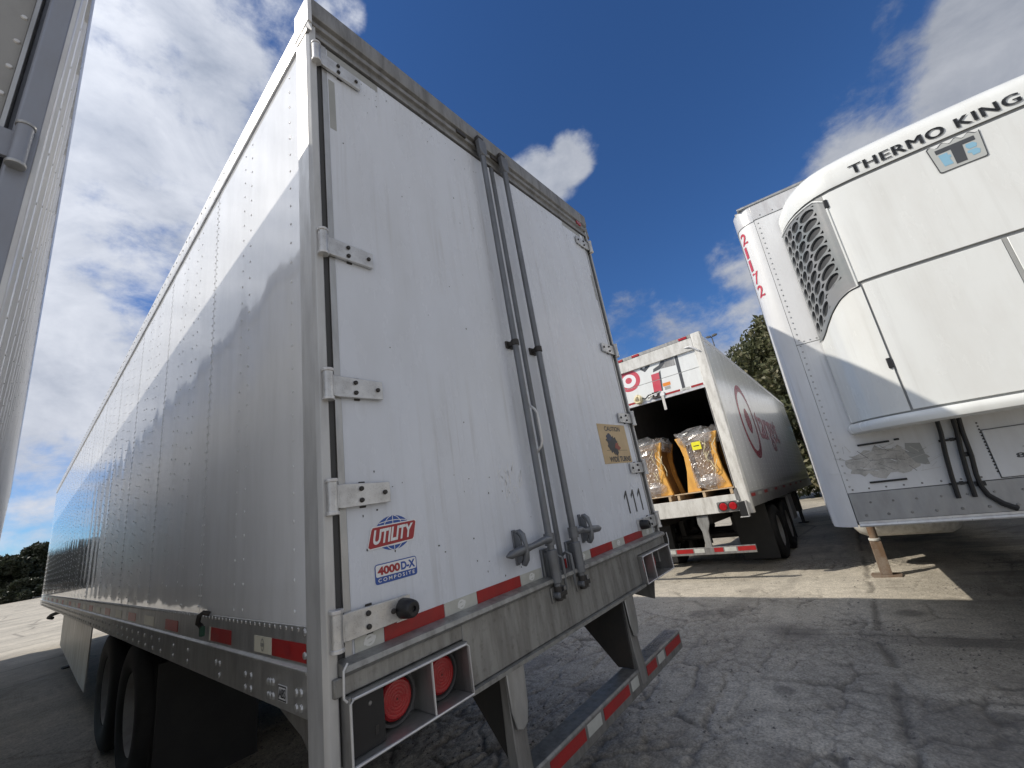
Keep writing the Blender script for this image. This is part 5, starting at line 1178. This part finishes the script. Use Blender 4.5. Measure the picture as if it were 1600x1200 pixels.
tree('shrub', (21.5, -1.1, -.6), 3.2, 1.9, .1, 'low dark shrub at the far end of the store trailer', 8, 420, .09, LEAF_FAR, None, 34)
G_ = 'dark trees at the far edge of the yard'
for i, (x, y, h, cw, lb_) in enumerate(((2.9, 92, 6.6, 3.4, 'tallest dark tree at the far left, touching the white trailer edge'), (-.9, 88, 5.3, 3.4, 'lower dark tree at the far left, left of the tallest one'),
                                   (-6.5, 90, 6.0, 3.8, 'dark tree at the far left hidden behind the ribbed trailer'))):
    tree('evergreen_tree', (x, y, 0), h, cw, .6, lb_, 20+i, 620, .30, LEAF_FAR, G_, 80)
for i, (x, y, h, cw, lb_) in enumerate(((.5, 80, 2.0, 2.2, 'dark shrub below the lower far-left tree'), (3.8, 81, 2.3, 2.4, 'dark shrub below the tallest far-left tree'))):
    tree('shrub', (x, y, 0), h, cw, .1, lb_, 40+i, 420, .22, LEAF_FAR, None, 34)
# the wood round the far side of the yard, one mass at this distance
rw = random.Random(77); wc = []
for k in range(150):
    t_ = rw.random(); x_w, y_w = (72+rw.uniform(0,14), -55+125*t_) if k % 3 else (12+62*t_, 84+rw.uniform(0,12))
    g_ = float(gz(x_w)); h_ = rw.uniform(1.0, 6.5); wc.append((x_w, y_w, g_+h_, rw.uniform(1.8, 3.2)))
wo = bpy.data.objects.new('wood', leaf_cloud(wc, 170, .42, 99, LEAF_FAR)); COL.objects.link(wo); tag(wo, kind='stuff')
def parked_car(pos, yaw, body, label):
    M = Matrix.Translation(pos) @ Matrix.Rotation(yaw, 4, 'Z'); c = thing('parked_car', label, 'car', M)
    pm = mat('car_paint_'+label.split()[0], body, .25, .1, coat=.6)
    b = MB(); b.prism([(-2.2,.28),(2.15,.28),(2.25,.45),(2.2,.68),(1.3,.84),(.55,1.38),(-.9,1.44),(-1.7,.95),(-2.15,.88),(-2.25,.5)], 'y', -.86, .86, pm); part('body', b, c, bevel=.06)
    for sg in (1, -1):
        b = MB(); b.prism([(1.12,.88),(.52,1.31),(-.85,1.36),(-1.45,.93)], 'y', sg*.862-.003, sg*.862+.003, GLASS_DK); part('side_window', b, c)
        for x in (1.35, -1.35):
            b = MB(); b.cyl((x,sg*.70,.32), (x,sg*.88,.32), .32, None, 18, RUBBER); b.cyl((x,sg*.881,.32), (x,sg*.89,.32), .19, None, 14, ALU_LIGHT); part('wheel', b, c)
    return c
parked_car((1.6, 84, 0), R(8), (.55,.55,.56), 'pale parked car half hidden by shrubs at the far left')
# trailer added next to the refrigerated one to darken the view below it
NB = thing('added_box_trailer', 'added trailer beyond the refrigerated one, keeps the view below it dark at the right edge', 'trailer', TKM @ Matrix.Translation((-3.7,-1.0,0)))
b = MB(); b.box(-1.29, 1.29, -14.5, 0, 1.2, 4.08, WHITE_WALL); part('body', b, NB, bevel=.03)
b = MB(); b.box(-1.25, 1.25, -14.4, -.05, 1.12, 1.198, STEEL_DARK); part('floor', b, NB)
zn = (NB.matrix_world.inverted() @ Vector((8,-6,float(gz(8))))).z
for sx in (1, -1):
    b = MB(); b.box(sx*1.22-.008, sx*1.22+.008, -10.5, -3.2, zn+.25, 1.118, FLAP); part('side_skirt', b, NB)  # black skirt of the added trailer, stands in for deep shade
for x in (-.9, .9): landing_leg(NB, x, -2.7, 1.118, zn, STEEL_DARK, STEEL_DARK)
wheels(NB, (-11.4, -12.7), (NB.matrix_world.inverted() @ Vector((16,-5,float(gz(16))))).z)
# area lamp beyond the store trailer's roof
LP = thing('street_lamp', 'tall thin lamp post with a flat twin head above the store trailer roof', 'lamp', Matrix.Translation((43.0, 7.05, -1.2)))
b = MB(); b.cyl((0,0,0), (0,0,15.65), .08, .05, 10, GALV_POLE); part('pole', b, LP)
for sg in (1, -1):
    b = MB(); b.prism([(sg*.06,15.6),(sg*.42,15.64),(sg*.58,15.76),(sg*.35,15.84),(sg*.06,15.78)], 'x', -.15, .15, GALV_POLE); part('lamp_head', b, LP, bevel=.03)
